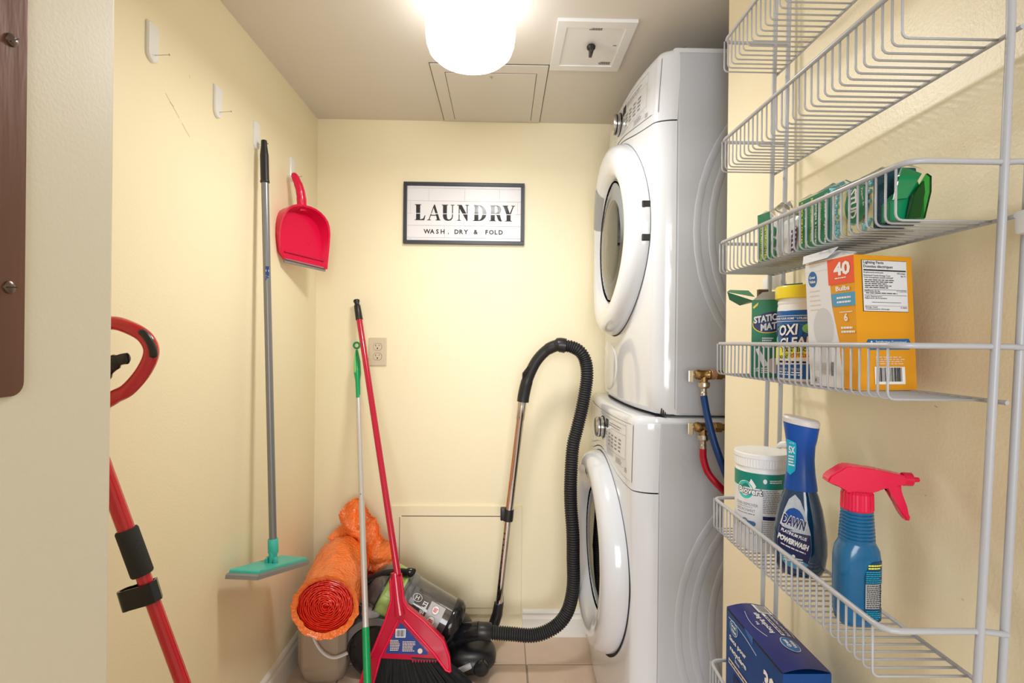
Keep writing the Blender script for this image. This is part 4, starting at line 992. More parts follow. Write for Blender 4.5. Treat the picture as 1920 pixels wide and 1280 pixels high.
# ================================================================== SPONGE PACKS (third basket)
def build_sponges():
    z0 = zf(2); g = 'sponge packs in the third basket'
    L = lambda y: flat((0.432, y, z0), (0, -1, 0), (0, 0, 1))
    def film(t, x0, x1, ya, yb, z1, mt='film'):
        q = MB(); n = 10
        rows = []
        for k in range(n+1):
            y = ya+(yb-ya)*k/n
            rows.append([Vector((x0-0.002, y, z0+0.002)), Vector((x0-0.002+0.001*math.sin(k*2.1), y, z1-0.01)), Vector(((x0+x1)/2+0.003*math.sin(k*1.7), y, z1+0.003*math.sin(k*2.7))), Vector((x1+0.002, y, z1-0.01)), Vector((x1+0.002, y, z0+0.002))])
        q.rings(rows, cap=False, closed=False); obj('wrapper', q, M[mt], t, 60)
    # A: narrow green card pack
    t = thing('sponge_pack', 'narrow green card pack in clear wrap at the far end of the basket', 'sponge pack', (0.45, 0.845, z0), g)
    f = flat((0.431, 0.875, z0), (0, -1, 0), (0, 0, 1))
    obj('pad', MB().box((0.432, 0.812, z0), (0.462, 0.873, z0+0.074), 0.004), M['whitepack'], t)
    q = MB().prism([(0.001, 0.002), (0.038, 0.002), (0.036, 0.083), (-0.003, 0.086)], f, 0, 0.001); cd = obj('card', q, M['gcard'], t)
    q = MB(); text(q, 'ALTA PROTECCION', f, 0.012, 0.036, width=0.060, height=0.006, bold=0.02, rot=R(-90), w=0.0016); text(q, 'DETERGENTES', f, 0.026, 0.036, width=0.055, height=0.006, bold=0.02, rot=R(-90), w=0.0016); obj('lettering', q, M['yink'], cd)
    q = MB()
    for k, z in enumerate((0.012, 0.030, 0.048)): ell(q, f, 0.050, z, 0.007, 0.008, 0.0012, seg=18)
    obj('badge', q, M['gcard'], t)
    film(t, 0.431, 0.464, 0.806, 0.880, z0+0.093)
    # B: white and green pack of scrubbers
    t = thing('sponge_pack', 'white wrapped pack with a pink logo between the two green packs', 'sponge pack', (0.45, 0.775, z0), g)
    obj('pad', MB().box((0.431, 0.757, z0), (0.465, 0.803, z0+0.060), 0.008), M['whitepack'], t)
    f = flat((0.4305, 0.803, z0), (0, -1, 0), (0, 0, 1)); q = MB(); ell(q, f, 0.036, 0.022, 0.0065, 0.022, 0.0005, rot=R(-12)); bd = obj('badge', q, M['pinkink'], t)
    q = MB(); ell(q, f, 0.0365, 0.022, 0.0048, 0.020, 0.0007, rot=R(-12)); obj('badge_face', q, M['wink'], bd)
    q = MB(); lines(q, f, 0.030, 0.044, 0.040, 0.006, 5, 0.3, 0.0009, 3); obj('lettering', q, M['navy'], bd)
    film(t, 0.430, 0.467, 0.755, 0.806, z0+0.072)
    # C: green pack with yellow lettering
    t = thing('sponge_pack', 'green pack with yellow and white lettering reading Scrubber Sponges', 'sponge pack', (0.45, 0.715, z0), g)
    obj('pad', MB().box((0.430, 0.681, z0), (0.470, 0.754, z0+0.076), 0.004), M['beads'], t)
    f = flat((0.4298, 0.754, z0), (0, -1, 0), (0, 0, 1))
    q = MB(); rect(q, f, 0.001, 0.001, 0.072, 0.075, 0.0006); cd = obj('card', q, M['gcard'], t)
    q = MB()
    for k, (s_, h_) in enumerate((('DIFICIL DE QUITAR', 0.0055), ('POUR LES DEGATS MINEURS', 0.0055), ('CLEAN UP JOBS', 0.0055))):
        text(q, s_, f, (0.010, 0.034, 0.053)[k], 0.042, width=0.060 if k < 2 else 0.036, height=h_, bold=0.02, rot=R(-90), w=0.0012)
    obj('lettering', q, M['yink'], cd)
    q = MB(); text(q, 'Esponjas para tallar', f, 0.021, 0.036, width=0.064, height=0.0085, bold=0.02, rot=R(-90), w=0.0012); text(q, 'Scrubber Sponges', f, 0.0655, 0.037, width=0.066, height=0.0085, bold=0.03, rot=R(-90), w=0.0012); text(q, 'Eponges a recurer', f, 0.044, 0.036, width=0.060, height=0.0075, bold=0.02, rot=R(-90), w=0.0012)
    obj('lettering', q, M['wink'], cd)
    film(t, 0.429, 0.472, 0.680, 0.756, z0+0.086)
    # D: cream sponges with blue beads and a green round badge
    t = thing('sponge_pack', 'pale yellow sponges printed with blue dots under a round green badge', 'sponge pack', (0.45, 0.635, z0), g)
    for ya, yb in ((0.650, 0.679), (0.620, 0.648), (0.590, 0.618)):
        obj('sponge', MB().box((0.430, ya, z0), (0.476, yb, z0+0.068), 0.004), M['sponge'], t)
    rn = random.Random(9); q = MB()
    for k in range(70):
        y = rn.choice((0.668, 0.664, 0.643, 0.638, 0.612, 0.604))+rn.uniform(-.004, .004); z = z0+rn.uniform(0.005, 0.062)
        q.lathe([(0.0032, 0), (0.0028, 0.0014), (0.0015, 0.0022), (0, 0.0024)], (0.4302, y, z), (-1, 0, 0), 8)
    obj('blue_dots', q, M['beads'], t, 60)
    f = flat((0.4285, 0.679, z0), (0, -1, 0), (0, 0, 1)); q = MB(); ell(q, f, 0.052, 0.040, 0.021, 0.0235, 0.0008); bd = obj('badge', q, M['gcard'], t)
    q = MB(); text(q, 'STUD', f, 0.047, 0.041, width=0.036, height=0.013, bold=0.04, rot=R(-90), w=0.0014); text(q, 'Paquet de', f, 0.064, 0.045, width=0.022, height=0.0045, rot=R(-80), w=0.0014); obj('lettering', q, M['wink'], bd)
    film(t, 0.4275, 0.478, 0.586, 0.680, z0+0.078)
    # E: dark teal pad
    t = thing('scouring_pad', 'dark teal scouring pad standing between the sponges and green film pouch', 'scouring pad', (0.455, 0.575, z0))
    obj('pad', MB().box((0.417, 0.564, z0), (0.452, 0.584, z0+0.064), 0.003), M['pad'], t)
    t = thing('scrubber_pouch', 'glossy green and clear film pouch at the near end of the basket', 'pouch', (0.435, 0.545, z0))
    def sh(pts, y, dy=0.0014): return MB().rings([[Vector((x, y+s_*dy+0.02*(x-0.43), z0+z)) for x, z in pts] for s_ in (-1, 1)])
    obj('pouch', sh([(0.409, 0.001), (0.447, 0.001), (0.446, 0.030), (0.438, 0.045), (0.418, 0.030), (0.409, 0.020)], 0.553, 0.006), M['gcard'], t, 30)
    obj('pouch_flap', sh([(0.411, 0.022), (0.425, 0.024), (0.4405, 0.050), (0.426, 0.055), (0.4195, 0.056), (0.4165, 0.048)], 0.5445), M['pouchgreen'], t)
    obj('pouch_flap', sh([(0.424, 0.002), (0.441, 0.002), (0.4475, 0.030), (0.4475, 0.046), (0.443, 0.049), (0.430, 0.028)], 0.540), M['greenfilm'], t, None, 'see-through green flap')
    obj('clear_window', sh([(0.4245, 0.003), (0.438, 0.003), (0.4425, 0.030), (0.4415, 0.042), (0.429, 0.026)], 0.5425), M['bin'], t)
build_sponges()

# ================================================================== FOURTH BASKET
def build_static_box():
    z0 = zf(3)
    t = thing('dryer_sheet_box', 'green carton with torn open flaps left of the yellow lidded tub', 'box', (0.45, 0.88, z0))
    f = flat((0.417, 0.868, z0), (1, -0.50, 0), (0, 0, 1)); h = 0.128; w_ = 0.066
    q = MB().prism([(0, 0), (w_, 0), (w_, h), (0, h)], f, -0.058, 0); obj('carton', q, M['gcard2'], t)
    q = MB(); ell(q, f, 0.028, 0.090, 0.027, 0.017, 0.0005, rot=R(12)); obj('logo_rim', q, M['yellow'], t)
    q = MB(); ell(q, f, 0.028, 0.091, 0.026, 0.0165, 0.0008, rot=R(12)); lg = obj('logo_panel', q, M['navy'], t)
    q = MB(); text(q, 'STATIC', f, 0.0205, 0.097, width=0.036, height=0.0115, bold=0.04, shear=0.2, rot=R(10), w=0.0012); text(q, 'MATI', f, 0.027, 0.084, width=0.029, height=0.0115, bold=0.04, shear=0.2, rot=R(10), w=0.0012); obj('lettering', q, M['wink'], lg)
    q = MB(); q.prism([(0.006, 0.046), (0.011, 0.048), (0.026, 0.020), (0.018, 0.016)], f, 0.0004, 0.0008); lines(q, f, 0.016, 0.034, 0.066, 0.048, 5, 0.3, 0.0008, 4); text(q, '20', f, 0.008, 0.012, width=0.009, bold=0.03, w=0.0008); lines(q, f, 0.015, 0.028, 0.016, 0.006, 3, 0.3, 0.0008, 5)
    obj('printed_lettering', q, M['wink'], t)
    q = MB(); ell(q, f, 0.034, 0.019, 0.011, 0.013, 0.0006, seg=20); obj('badge', q, M['tanink'], t)
    q = MB(); q.prism([(0.0015, 0.116), (0.010, 0.124), (0.009, 0.119), (0.003, 0.113)], f, 0.0003, 0.0006); obj('corner_flash', q, M['yellow'], t)
    # open flaps
    q = MB().rings([[f(-0.0, h, -0.002+s), f(-0.038, h+0.014, 0.004+s), f(-0.036, h+0.003, -0.02+s), f(-0.020, h-0.006, -0.045+s), f(0, h, -0.056+s)] for s in (0, 0.001)])
    obj('flap', q, M['gcard2'], t)
    q = MB().rings([[f(-0.038, h+0.014+s, 0.004), f(-0.035, h+0.019+s, -0.018), f(-0.006, h+0.018+s, -0.03), f(0.004, h+0.005+s, 0.0)] for s in (0, 0.001)])
    obj('flap', q, M['gcard2'], t)
    q = MB().rings([[f(0.002, h, s), f(0.016, h+0.012, 0.006+s), f(w_*0.75, h+0.014, 0.004+s), f(w_, h, s)] for s in (0, 0.001)])
    obj('flap', q, M['gcardin'], t, None, 'pale inner side of a torn flap')
    q = MB().rings([[f(0.050, h, -0.056+s), f(0.050, h+0.030, -0.058+s), f(w_+0.012, h+0.032, -0.058+s), f(w_+0.012, h, -0.056+s)] for s in (0, 0.001)])
    obj('flap', q, M['gcard2'], t)
    obj('inner_lining', MB().box((0.447, 0.905, z0+0.100), (0.464, 0.912, z0+0.150)), M['brown'], t)
build_static_box()
def build_oxi():
    z0 = zf(3); c = (0.461, 0.785, z0); r = 0.0405; ang = R(-145)
    t = thing('stain_remover_tub', 'white stain remover tub with yellow lid and blue label', 'tub', c)
    obj('tub', MB().lathe([(0.036, 0.0), (0.039, 0.003), (0.0395, 0.110), (0.0385, 0.114), (0.0395, 0.117), (0.0385, 0.121), (0.0375, 0.128)], c, (0, 0, 1), 48), M['white'], t, 30)
    obj('lid', MB().lathe([(0.0415, 0.123), (0.0430, 0.124), (0.0430, 0.139), (0.0415, 0.142), (0.038, 0.1425), (0.036, 0.141), (0, 0.141)], c, (0, 0, 1), 48), M['yellow'], t, 30)
    lb = obj('label', MB().lathe([(0.0392, 0.004), (0.0399, 0.005), (0.0402, 0.104), (0.0395, 0.105)], c, (0, 0, 1), 60), M['blue'], t, 30)
    f = cyl(c, 0.0402, ang)
    def band(q, u0, u1, va, vb, w): 
        for k in range(12):
            a = u0+(u1-u0)*k/12; b = u0+(u1-u0)*(k+1)/12
            q.poly([f(a, va(a), w), f(b, va(b), w), f(b, vb(b), w), f(a, vb(a), w)])
    s = 0.20
    q = MB(); band(q, -0.045, 0.045, lambda u: 0.034+s*u*0.3, lambda u: 0.052+s*u*0.3, 0.0006); obj('yellow_band', q, M['yink'], lb)
    q = MB(); band(q, -0.045, 0.045, lambda u: 0.025+s*u*0.3, lambda u: 0.034+s*u*0.3, 0.0006); obj('white_band', q, M['wink'], lb); q = MB(); band(q, -0.045, 0.045, lambda u: 0.0965, lambda u: 0.0973, 0.0006); obj('white_band', q, M['wink'], lb); q = MB(); band(q, -0.045, 0.045, lambda u: 0.0885, lambda u: 0.0893, 0.0006); obj('white_band', q, M['wink'], lb)
    q = MB()
    for (a, b, c_, d_) in ((-0.020, 0.073, 0.030, 0.016), (0.008, 0.057, 0.046, 0.015), (-0.004, 0.064, 0.030, 0.014)):
        e = [(a+c_*0.5*x+d_*0.1*y, b+d_*0.55*y) for x, y in ((-1, -1), (0.9, -1), (1.15, 1), (-0.8, 1))]
        q.poly([f(x, y, 0.0008) for x, y in e])
    obj('logo_shadow', q, M['navy'], lb)
    q = MB(); ell(q, f, 0.024, 0.078, 0.012, 0.008, 0.0005, seg=24); ell(q, f, -0.004, 0.066, 0.033, 0.020, 0.0004); obj('logo_glow', q, M['ltgreen'], lb)
    q = MB(); text(q, 'OXI', f, -0.008, 0.0755, width=0.033, height=0.0185, bold=0.10, shear=0.2, w=0.0010, rot=R(4)); text(q, 'CLEAN', f, 0.004, 0.0575, width=0.054, height=0.0165, bold=0.10, shear=0.2, w=0.0010, rot=R(4)); obj('logo_outline', q, M['navy'], lb)
    q = MB(); text(q, 'OXI', f, -0.008, 0.0760, width=0.031, height=0.0165, bold=0.03, shear=0.2, w=0.0014, rot=R(4)); text(q, 'CLEAN', f, 0.004, 0.0580, width=0.052, height=0.0148, bold=0.03, shear=0.2, w=0.0014, rot=R(4))
    text(q, 'AROUND YOUR HOME * UTILISEZ PARTOUT', f, 0.0, 0.093, width=0.078, height=0.0035, bold=0.02, shear=0.2, w=0.001)
    text(q, 'CAUTION / ATTENTION', f, -0.006, 0.018, width=0.034, height=0.0035, w=0.001); lines(q, f, -0.026, 0.022, 0.015, 0.008, 2, 0.22, 0.001, 6)
    obj('lettering', q, M['wink'], lb)
    q = MB(); text(q, 'STAIN REMOVER', f, 0.006, 0.0465, width=0.048, height=0.0055, bold=0.03, w=0.0010, rot=R(3)); text(q, 'VERSATILE', f, 0.0, 0.0405, width=0.03, height=0.003, w=0.001, rot=R(3)); text(q, 'DETACHANT', f, -0.018, 0.0355, width=0.022, height=0.005, bold=0.03, w=0.0012, rot=R(3)); lines(q, f, -0.026, 0.02, 0.031, 0.026, 1, 0.3, 0.001, 8); obj('lettering', q, M['ink'], lb)
    q = MB(); text(q, 'POLYVALENT', f, 0.010, 0.0380, width=0.030, height=0.005, bold=0.03, w=0.0012, rot=R(3)); obj('lettering', q, M['redink'], lb)
build_oxi()
def build_bulb_box():
    z0 = zf(3); h = 0.163
    P0 = Vector((0.4280, 0.618, z0)); P1 = Vector((0.5100, 0.633, z0)); P2 = Vector((0.4215, 0.706, z0)); P3 = P1+(P2-P0)
    t = thing('light_bulb_box', 'orange and white light bulb carton with big 40 beside the tub', 'box', ((P0+P3)/2))
    lean = Vector((-0.009, 0.0, 0)); up = (Vector((0, 0, h))+lean)
    top = lambda p: p+up
    q = MB().rings([[P0, P1, P3, P2], [top(P0), top(P1), top(P3), top(P2)]], cap=False)
    obj('carton', q, M['amber'], t)
    cz = Vector((0, 0, 0.003))
    q = MB(); q.poly([p+cz for p in (P0, P1, P3, P2)]); q.poly([top(p)-Vector((0, 0, 0.012)) for p in (P0, P1, P3, P2)]); obj('carton_inside', q, M['inside'], t)
    fr = flat(P0, (P1-P0), up); W1 = (P1-P0).length
    def orient(o_, r_, up_):
        r_ = r_.normalized(); up_ = up_.normalized(); n = r_.cross(up_)
        return lambda a, b, c=0: o_+r_*a+up_*b+n*c
    fr = orient(P0, P1-P0, up); fl_ = orient(P2, P0-P2, up); W2 = (P0-P2).length
    # white printed area on the side with a slanted edge
    q = MB(); q.prism([(0.0, 0.0), (W2*0.70, 0.0), (W2*0.66, h*0.35), (W2*0.55, h*0.62), (W2*0.50, h-0.001), (0.0, h-0.001)], fl_, 0.0001, 0.0005); wp = obj('white_print', q, M['label_w'], t)
    q = MB(); q.prism([(W2*0.50, h*0.80), (W2, h*0.80), (W2, h-0.0005), (W2*0.49, h-0.0005)], fl_, 0.0001, 0.0007); a_ = obj('red_patch', q, M['orangered'], t)
    q = MB(); q.prism([(W2*0.57, h*0.63), (W2, h*0.63), (W2, h*0.73), (W2*0.55, h*0.73)], fl_, 0.0001, 0.0007); b_ = obj('blue_patch', q, M['sky'], t)
    q = MB(); text(q, '40', fl_, W2*0.78, h*0.915, width=0.028, height=0.017, bold=0.04, w=0.0011); lines(q, fl_, W2*0.64, W2*0.92, h*0.855, h*0.835, 1, 0.2, 0.0011, 2)
    text(q, 'Bulbs', fl_, W2*0.78, h*0.765, width=0.024, height=0.006, bold=0.03, w=0.001); lines(q, fl_, W2*0.66, W2*0.95, h*0.71, h*0.645, 2, 0.22, 0.0011, 3)
    text(q, '6', fl_, W2*0.82, h*0.545, height=0.010, bold=0.03, w=0.001); lines(q, fl_, W2*0.70, W2*0.96, h*0.595, h*0.575, 1, 0.15, 0.001, 4); lines(q, fl_, W2*0.72, W2*0.98, h*0.48, h*0.42, 2, 0.25, 0.001, 5)
    obj('lettering', q, M['wink'], t)
    # bulb picture: a plain bulb outline
    bp_ = []
    for a in range(-50, 231, 14): bp_.append((W2*0.36+0.019*math.cos(R(a)), h*0.47+0.026*math.sin(R(a))))
    bp_ += [(W2*0.25, h*0.22), (W2*0.27, h*0.10), (W2*0.47, h*0.10), (W2*0.49, h*0.22)]
    q = MB(); q.prism(bp_, fl_, 0.0004, 0.0009); obj('bulb_picture', q, M['picture'], wp)
    q = MB(); q.prism([(W2*0.275, h*0.19), (W2*0.285, h*0.10), (W2*0.455, h*0.10), (W2*0.465, h*0.19)], fl_, 0.0008, 0.0012); q.prism([(W2*0.06, h*0.02), (W2*0.22, h*0.02), (W2*0.22, h*0.07), (W2*0.06, h*0.08)], fl_, 0.0004, 0.0009); obj('picture_shade', q, M['ltgrey'], wp)
    q = MB(); ell(q, fl_, W2*0.16, h*0.87, 0.0085, 0.0105, 0.0008, seg=24); bg = obj('badge', q, M['bluebadge'], wp)
    q = MB(); text(q, 'Great', fl_, W2*0.16, h*0.885, width=0.012, bold=0.03, w=0.0012); text(q, 'Value', fl_, W2*0.16, h*0.850, width=0.012, bold=0.03, w=0.0012); obj('lettering', q, M['wink'], bg)
    q = MB(); barcode(q, fl_, W2*0.48, h*0.09, W2*0.56, h*0.20, 0.0009, 5); text(q, 'X', fl_, W2*0.14, h*0.045, height=0.004, w=0.0012); obj('barcode', q, M['ink'], wp)
    q = MB(); lines(q, fl_, W2*0.08, W2*0.34, h*0.79, h*0.60, 5, 0.12, 0.0008, 12); obj('faint_print', q, M['tanink'], wp)
    # facts panel
    q = MB(); rect(q, fr, 0.010, h*0.585, 0.075, h*0.965, 0.0006); obj('facts_border', q, M['ink'], t)
    q = MB(); rect(q, fr, 0.0105, h*0.588, 0.0745, h*0.962, 0.0009); fp = obj('facts_panel', q, M['label_w'], t)
    q = MB()
    text(q, 'Lighting Facts', fr, 0.0265, h*0.945, width=0.029, height=0.0045, bold=0.01, w=0.0013); text(q, 'Donn\u00e9es \u00e9lectriques', fr, 0.033, h*0.915, width=0.042, height=0.0045, bold=0.01, w=0.0013)
    rect(q, fr, 0.012, h*0.885, 0.073, h*0.895, 0.0013)
    text(q, 'Brightness/Luminosit\u00e9', fr, 0.026, h*0.872, width=0.028, height=0.0022, bold=0.01, w=0.0013); text(q, '450 lumens', fr, 0.066, h*0.872, width=0.012, height=0.0022, w=0.0013)
    text(q, 'Estimated Yearly Energy Cost', fr, 0.031, h*0.850, width=0.038, height=0.0024, bold=0.01, w=0.0013); text(q, '$0.72', fr, 0.069, h*0.850, width=0.007, height=0.0022, w=0.0013)
    text(q, 'Co\u00fbt \u00e9nerg\u00e9tique annuel estimatif', fr, 0.033, h*0.835, width=0.042, height=0.0024, bold=0.01, w=0.0013)
    lines(q, fr, 0.013, 0.055, h*0.825, h*0.755, 5, 0.22, 0.0013, 31)
    rect(q, fr, 0.012, h*0.7455, 0.073, h*0.748, 0.0013); text(q, 'Life/Dur\u00e9e de vie', fr, 0.023, h*0.737, width=0.022, height=0.0022, bold=0.01, w=0.0013); text(q, '9.1 years/ans', fr, 0.066, h*0.737, width=0.014, height=0.0022, w=0.0013)
    lines(q, fr, 0.014, 0.060, h*0.727, h*0.715, 1, 0.25, 0.0013, 32); rect(q, fr, 0.012, h*0.705, 0.073, h*0.7075, 0.0013)
    text(q, 'Light Appearance', fr, 0.025, h*0.695, width=0.024, height=0.0022, w=0.0013); text(q, 'Apparence de la lumi\u00e8re', fr, 0.028, h*0.682, width=0.032, height=0.0022, bold=0.01, w=0.0013)
    rect(q, fr, 0.022, h*0.6515, 0.064, h*0.6545, 0.0013); rect(q, fr, 0.012, h*0.627, 0.073, h*0.6285, 0.0013)
    text(q, 'Energy Used', fr, 0.021, h*0.616, width=0.017, height=0.0022, bold=0.01, w=0.0013); text(q, '6 watts', fr, 0.068, h*0.618, width=0.009, height=0.0022, w=0.0013); text(q, "Consommation d'\u00e9nergie", fr, 0.030, h*0.602, width=0.034, height=0.0022, bold=0.01, w=0.0013)
    obj('lettering', q, M['ink'], fp)
    # blue guarantee band and barcode
    q = MB(); q.prism([(0.015, h*0.300), (0.074, h*0.305), (0.077, h*0.335), (0.074, h*0.385), (0.015, h*0.378), (0.011, h*0.34)], fr, 0.0001, 0.0008); gb = obj('blue_band', q, M['bluebadge'], t)
    q = MB(); text(q, 'Satisfaction Guaranteed', fr, 0.047, h*0.360, width=0.044, height=0.003, bold=0.01, w=0.0012); text(q, 'i', fr, 0.019, h*0.340, height=0.009, bold=0.05, w=0.0012); lines(q, fr, 0.028, 0.055, h*0.342, h*0.312, 2, 0.25, 0.0012, 41); obj('lettering', q, M['wink'], gb)
    q = MB(); lines(q, fr, 0.024, 0.068, h*0.255, h*0.19, 4, 0.2, 0.0009, 42); obj('faint_print', q, M['tanink'], t)
    q = MB(); rect(q, fr, 0.022, h*0.045, 0.066, h*0.175, 0.0008); bb = obj('barcode_patch', q, M['wink'], t)
    q = MB(); barcode(q, fr, 0.026, h*0.065, 0.061, h*0.170, 0.0012, 9); obj('barcode', q, M['ink'], bb)
    # torn flaps on top
    q = MB().rings([[top(P0)+Vector((0, 0, s)), top(P2)+Vector((0, 0.0, s)), top(P2)+Vector((-0.003, -0.003, 0.008+s)), top(P2)*0.55+top(P0)*0.45+Vector((0.016, -0.002, 0.012+s)), top(P0)+Vector((0.012, 0.012, 0.004+s))] for s in (0, 0.0012)])
    obj('flap', q, M['label_w'], t, None, 'white inner side of the raised flap')
    q = MB().rings([[top(P2)+Vector((-0.005, -0.002, s)), top(P2)*0.45+top(P0)*0.55+Vector((-0.004, 0, s+0.002)), top(P2)*0.5+top(P0)*0.5+Vector((0.012, -0.002, 0.016+s)), top(P2)+Vector((-0.003, 0.0, 0.010+s))] for s in (0, 0.0012)])
    obj('flap', q, M['label_w'], t)
build_bulb_box()

# ================================================================== FIFTH BASKET
def build_biovert():
    z0 = zf(4); c = (0.442, 0.880, z0); ang = R(-135)
    t = thing('detergent_tub', 'round white tub with white ribbed lid and green topped label', 'tub', c)
    obj('tub', MB().lathe([(0.037, 0.0), (0.0405, 0.004), (0.041, 0.132), (0.039, 0.137), (0.0375, 0.139)], c, (0, 0, 1), 48), M['white'], t, 30)
    rings = []
    for z, r in ((0.1375, 0.0410), (0.139, 0.0425), (0.152, 0.0425), (0.1535, 0.0435), (0.159, 0.0435), (0.161, 0.0425)):
        rib = 1 if z in (0.139, 0.152) else 0
        rings.append([Vector((c[0]+(r+rib*0.0004*(-1)**k)*math.cos(2*PI*k/120), c[1]+(r+rib*0.0004*(-1)**k)*math.sin(2*PI*k/120), c[2]+z)) for k in range(120)])
    rings.append([Vector((c[0]+0.039*math.cos(2*PI*k/120), c[1]+0.039*math.sin(2*PI*k/120), c[2]+0.1598)) for k in range(120)])
    obj('lid', MB().rings(rings), M['white'], t, 20)
    f = cyl(c, 0.0413, ang)
    lb = obj('label', MB().lathe([(0.0408, 0.006), (0.0413, 0.0065), (0.0413, 0.130), (0.0408, 0.1305)], c, (0, 0, 1), 60), M['label_w'], t, 30)
    q = MB().lathe([(0.0410, 0.105), (0.0415, 0.105), (0.0415, 0.1295), (0.0410, 0.1295)], c, (0, 0, 1), 60, cap=False); obj('green_band', q, M['tgreen'], lb, 30)
    q = MB(); ell(q, f, -0.012, 0.100, 0.015, 0.0155, 0.0005); q.poly([f(x, y, 0.0005) for x, y in ((-0.006, 0.11), (-0.002, 0.120), (0.004, 0.112), (0.006, 0.108), (0.0, 0.1))]); obj('logo_rim', q, M['wink'], lb)
    q = MB(); ell(q, f, -0.012, 0.100, 0.0138, 0.0142, 0.0008); lo = obj('logo_panel', q, M['aqua'], lb)
    q = MB(); text(q, 'Biovert', f, -0.004, 0.0995, width=0.040, height=0.0125, bold=0.09, w=0.0011); obj('logo_outline', q, M['ink'], lb)
    q = MB(); text(q, 'Biovert', f, -0.004, 0.0997, width=0.038, height=0.0108, bold=0.03, w=0.0014); ell(q, f, 0.019, 0.118, 0.003, 0.004, 0.0008, seg=12); lines(q, f, 0.026, 0.048, 0.121, 0.115, 2, 0.25, 0.0008, 51); obj('lettering', q, M['wink'], lb)
    q = MB(); text(q, 'STAIN REMOVER', f, -0.011, 0.0770, width=0.040, height=0.0048, w=0.0006); text(q, 'DETACHANT', f, -0.012, 0.0675, width=0.034, height=0.0048, w=0.0006); lines(q, f, -0.028, 0.010, 0.0735, 0.0715, 1, 0.2, 0.0006, 52); lines(q, f, -0.028, 0.010, 0.0635, 0.060, 1, 0.2, 0.0006, 53)
    text(q, '900 g', f, 0.000, 0.030, width=0.012, height=0.003, w=0.0006); lines(q, f, 0.016, 0.045, 0.104, 0.066, 13, 0.22, 0.0006, 54); lines(q, f, 0.016, 0.045, 0.054, 0.018, 11, 0.12, 0.0006, 55); obj('lettering', q, M['greyink'], lb)
    q = MB(); rect(q, f, 0.016, 0.0555, 0.048, 0.0615, 0.0006, 4); rect(q, f, 0.015, 0.018, 0.0155, 0.054, 0.0006); obj('dark_bar', q, M['navy'], lb)
    q = MB(); rect(q, f, -0.024, 0.043, 0.002, 0.0505, 0.0006, 4); ell(q, f, 0.002, 0.0467, 0.004, 0.0038, 0.0006, seg=14); ell(q, f, -0.012, 0.047, 0.0062, 0.0066, 0.0008, seg=18); st = obj('stripe', q, M['steelblue'], lb)
    q = MB(); ell(q, f, -0.012, 0.047, 0.0048, 0.0052, 0.0011, seg=18); obj('stripe_badge', q, M['ltgrey'], st)
build_biovert()
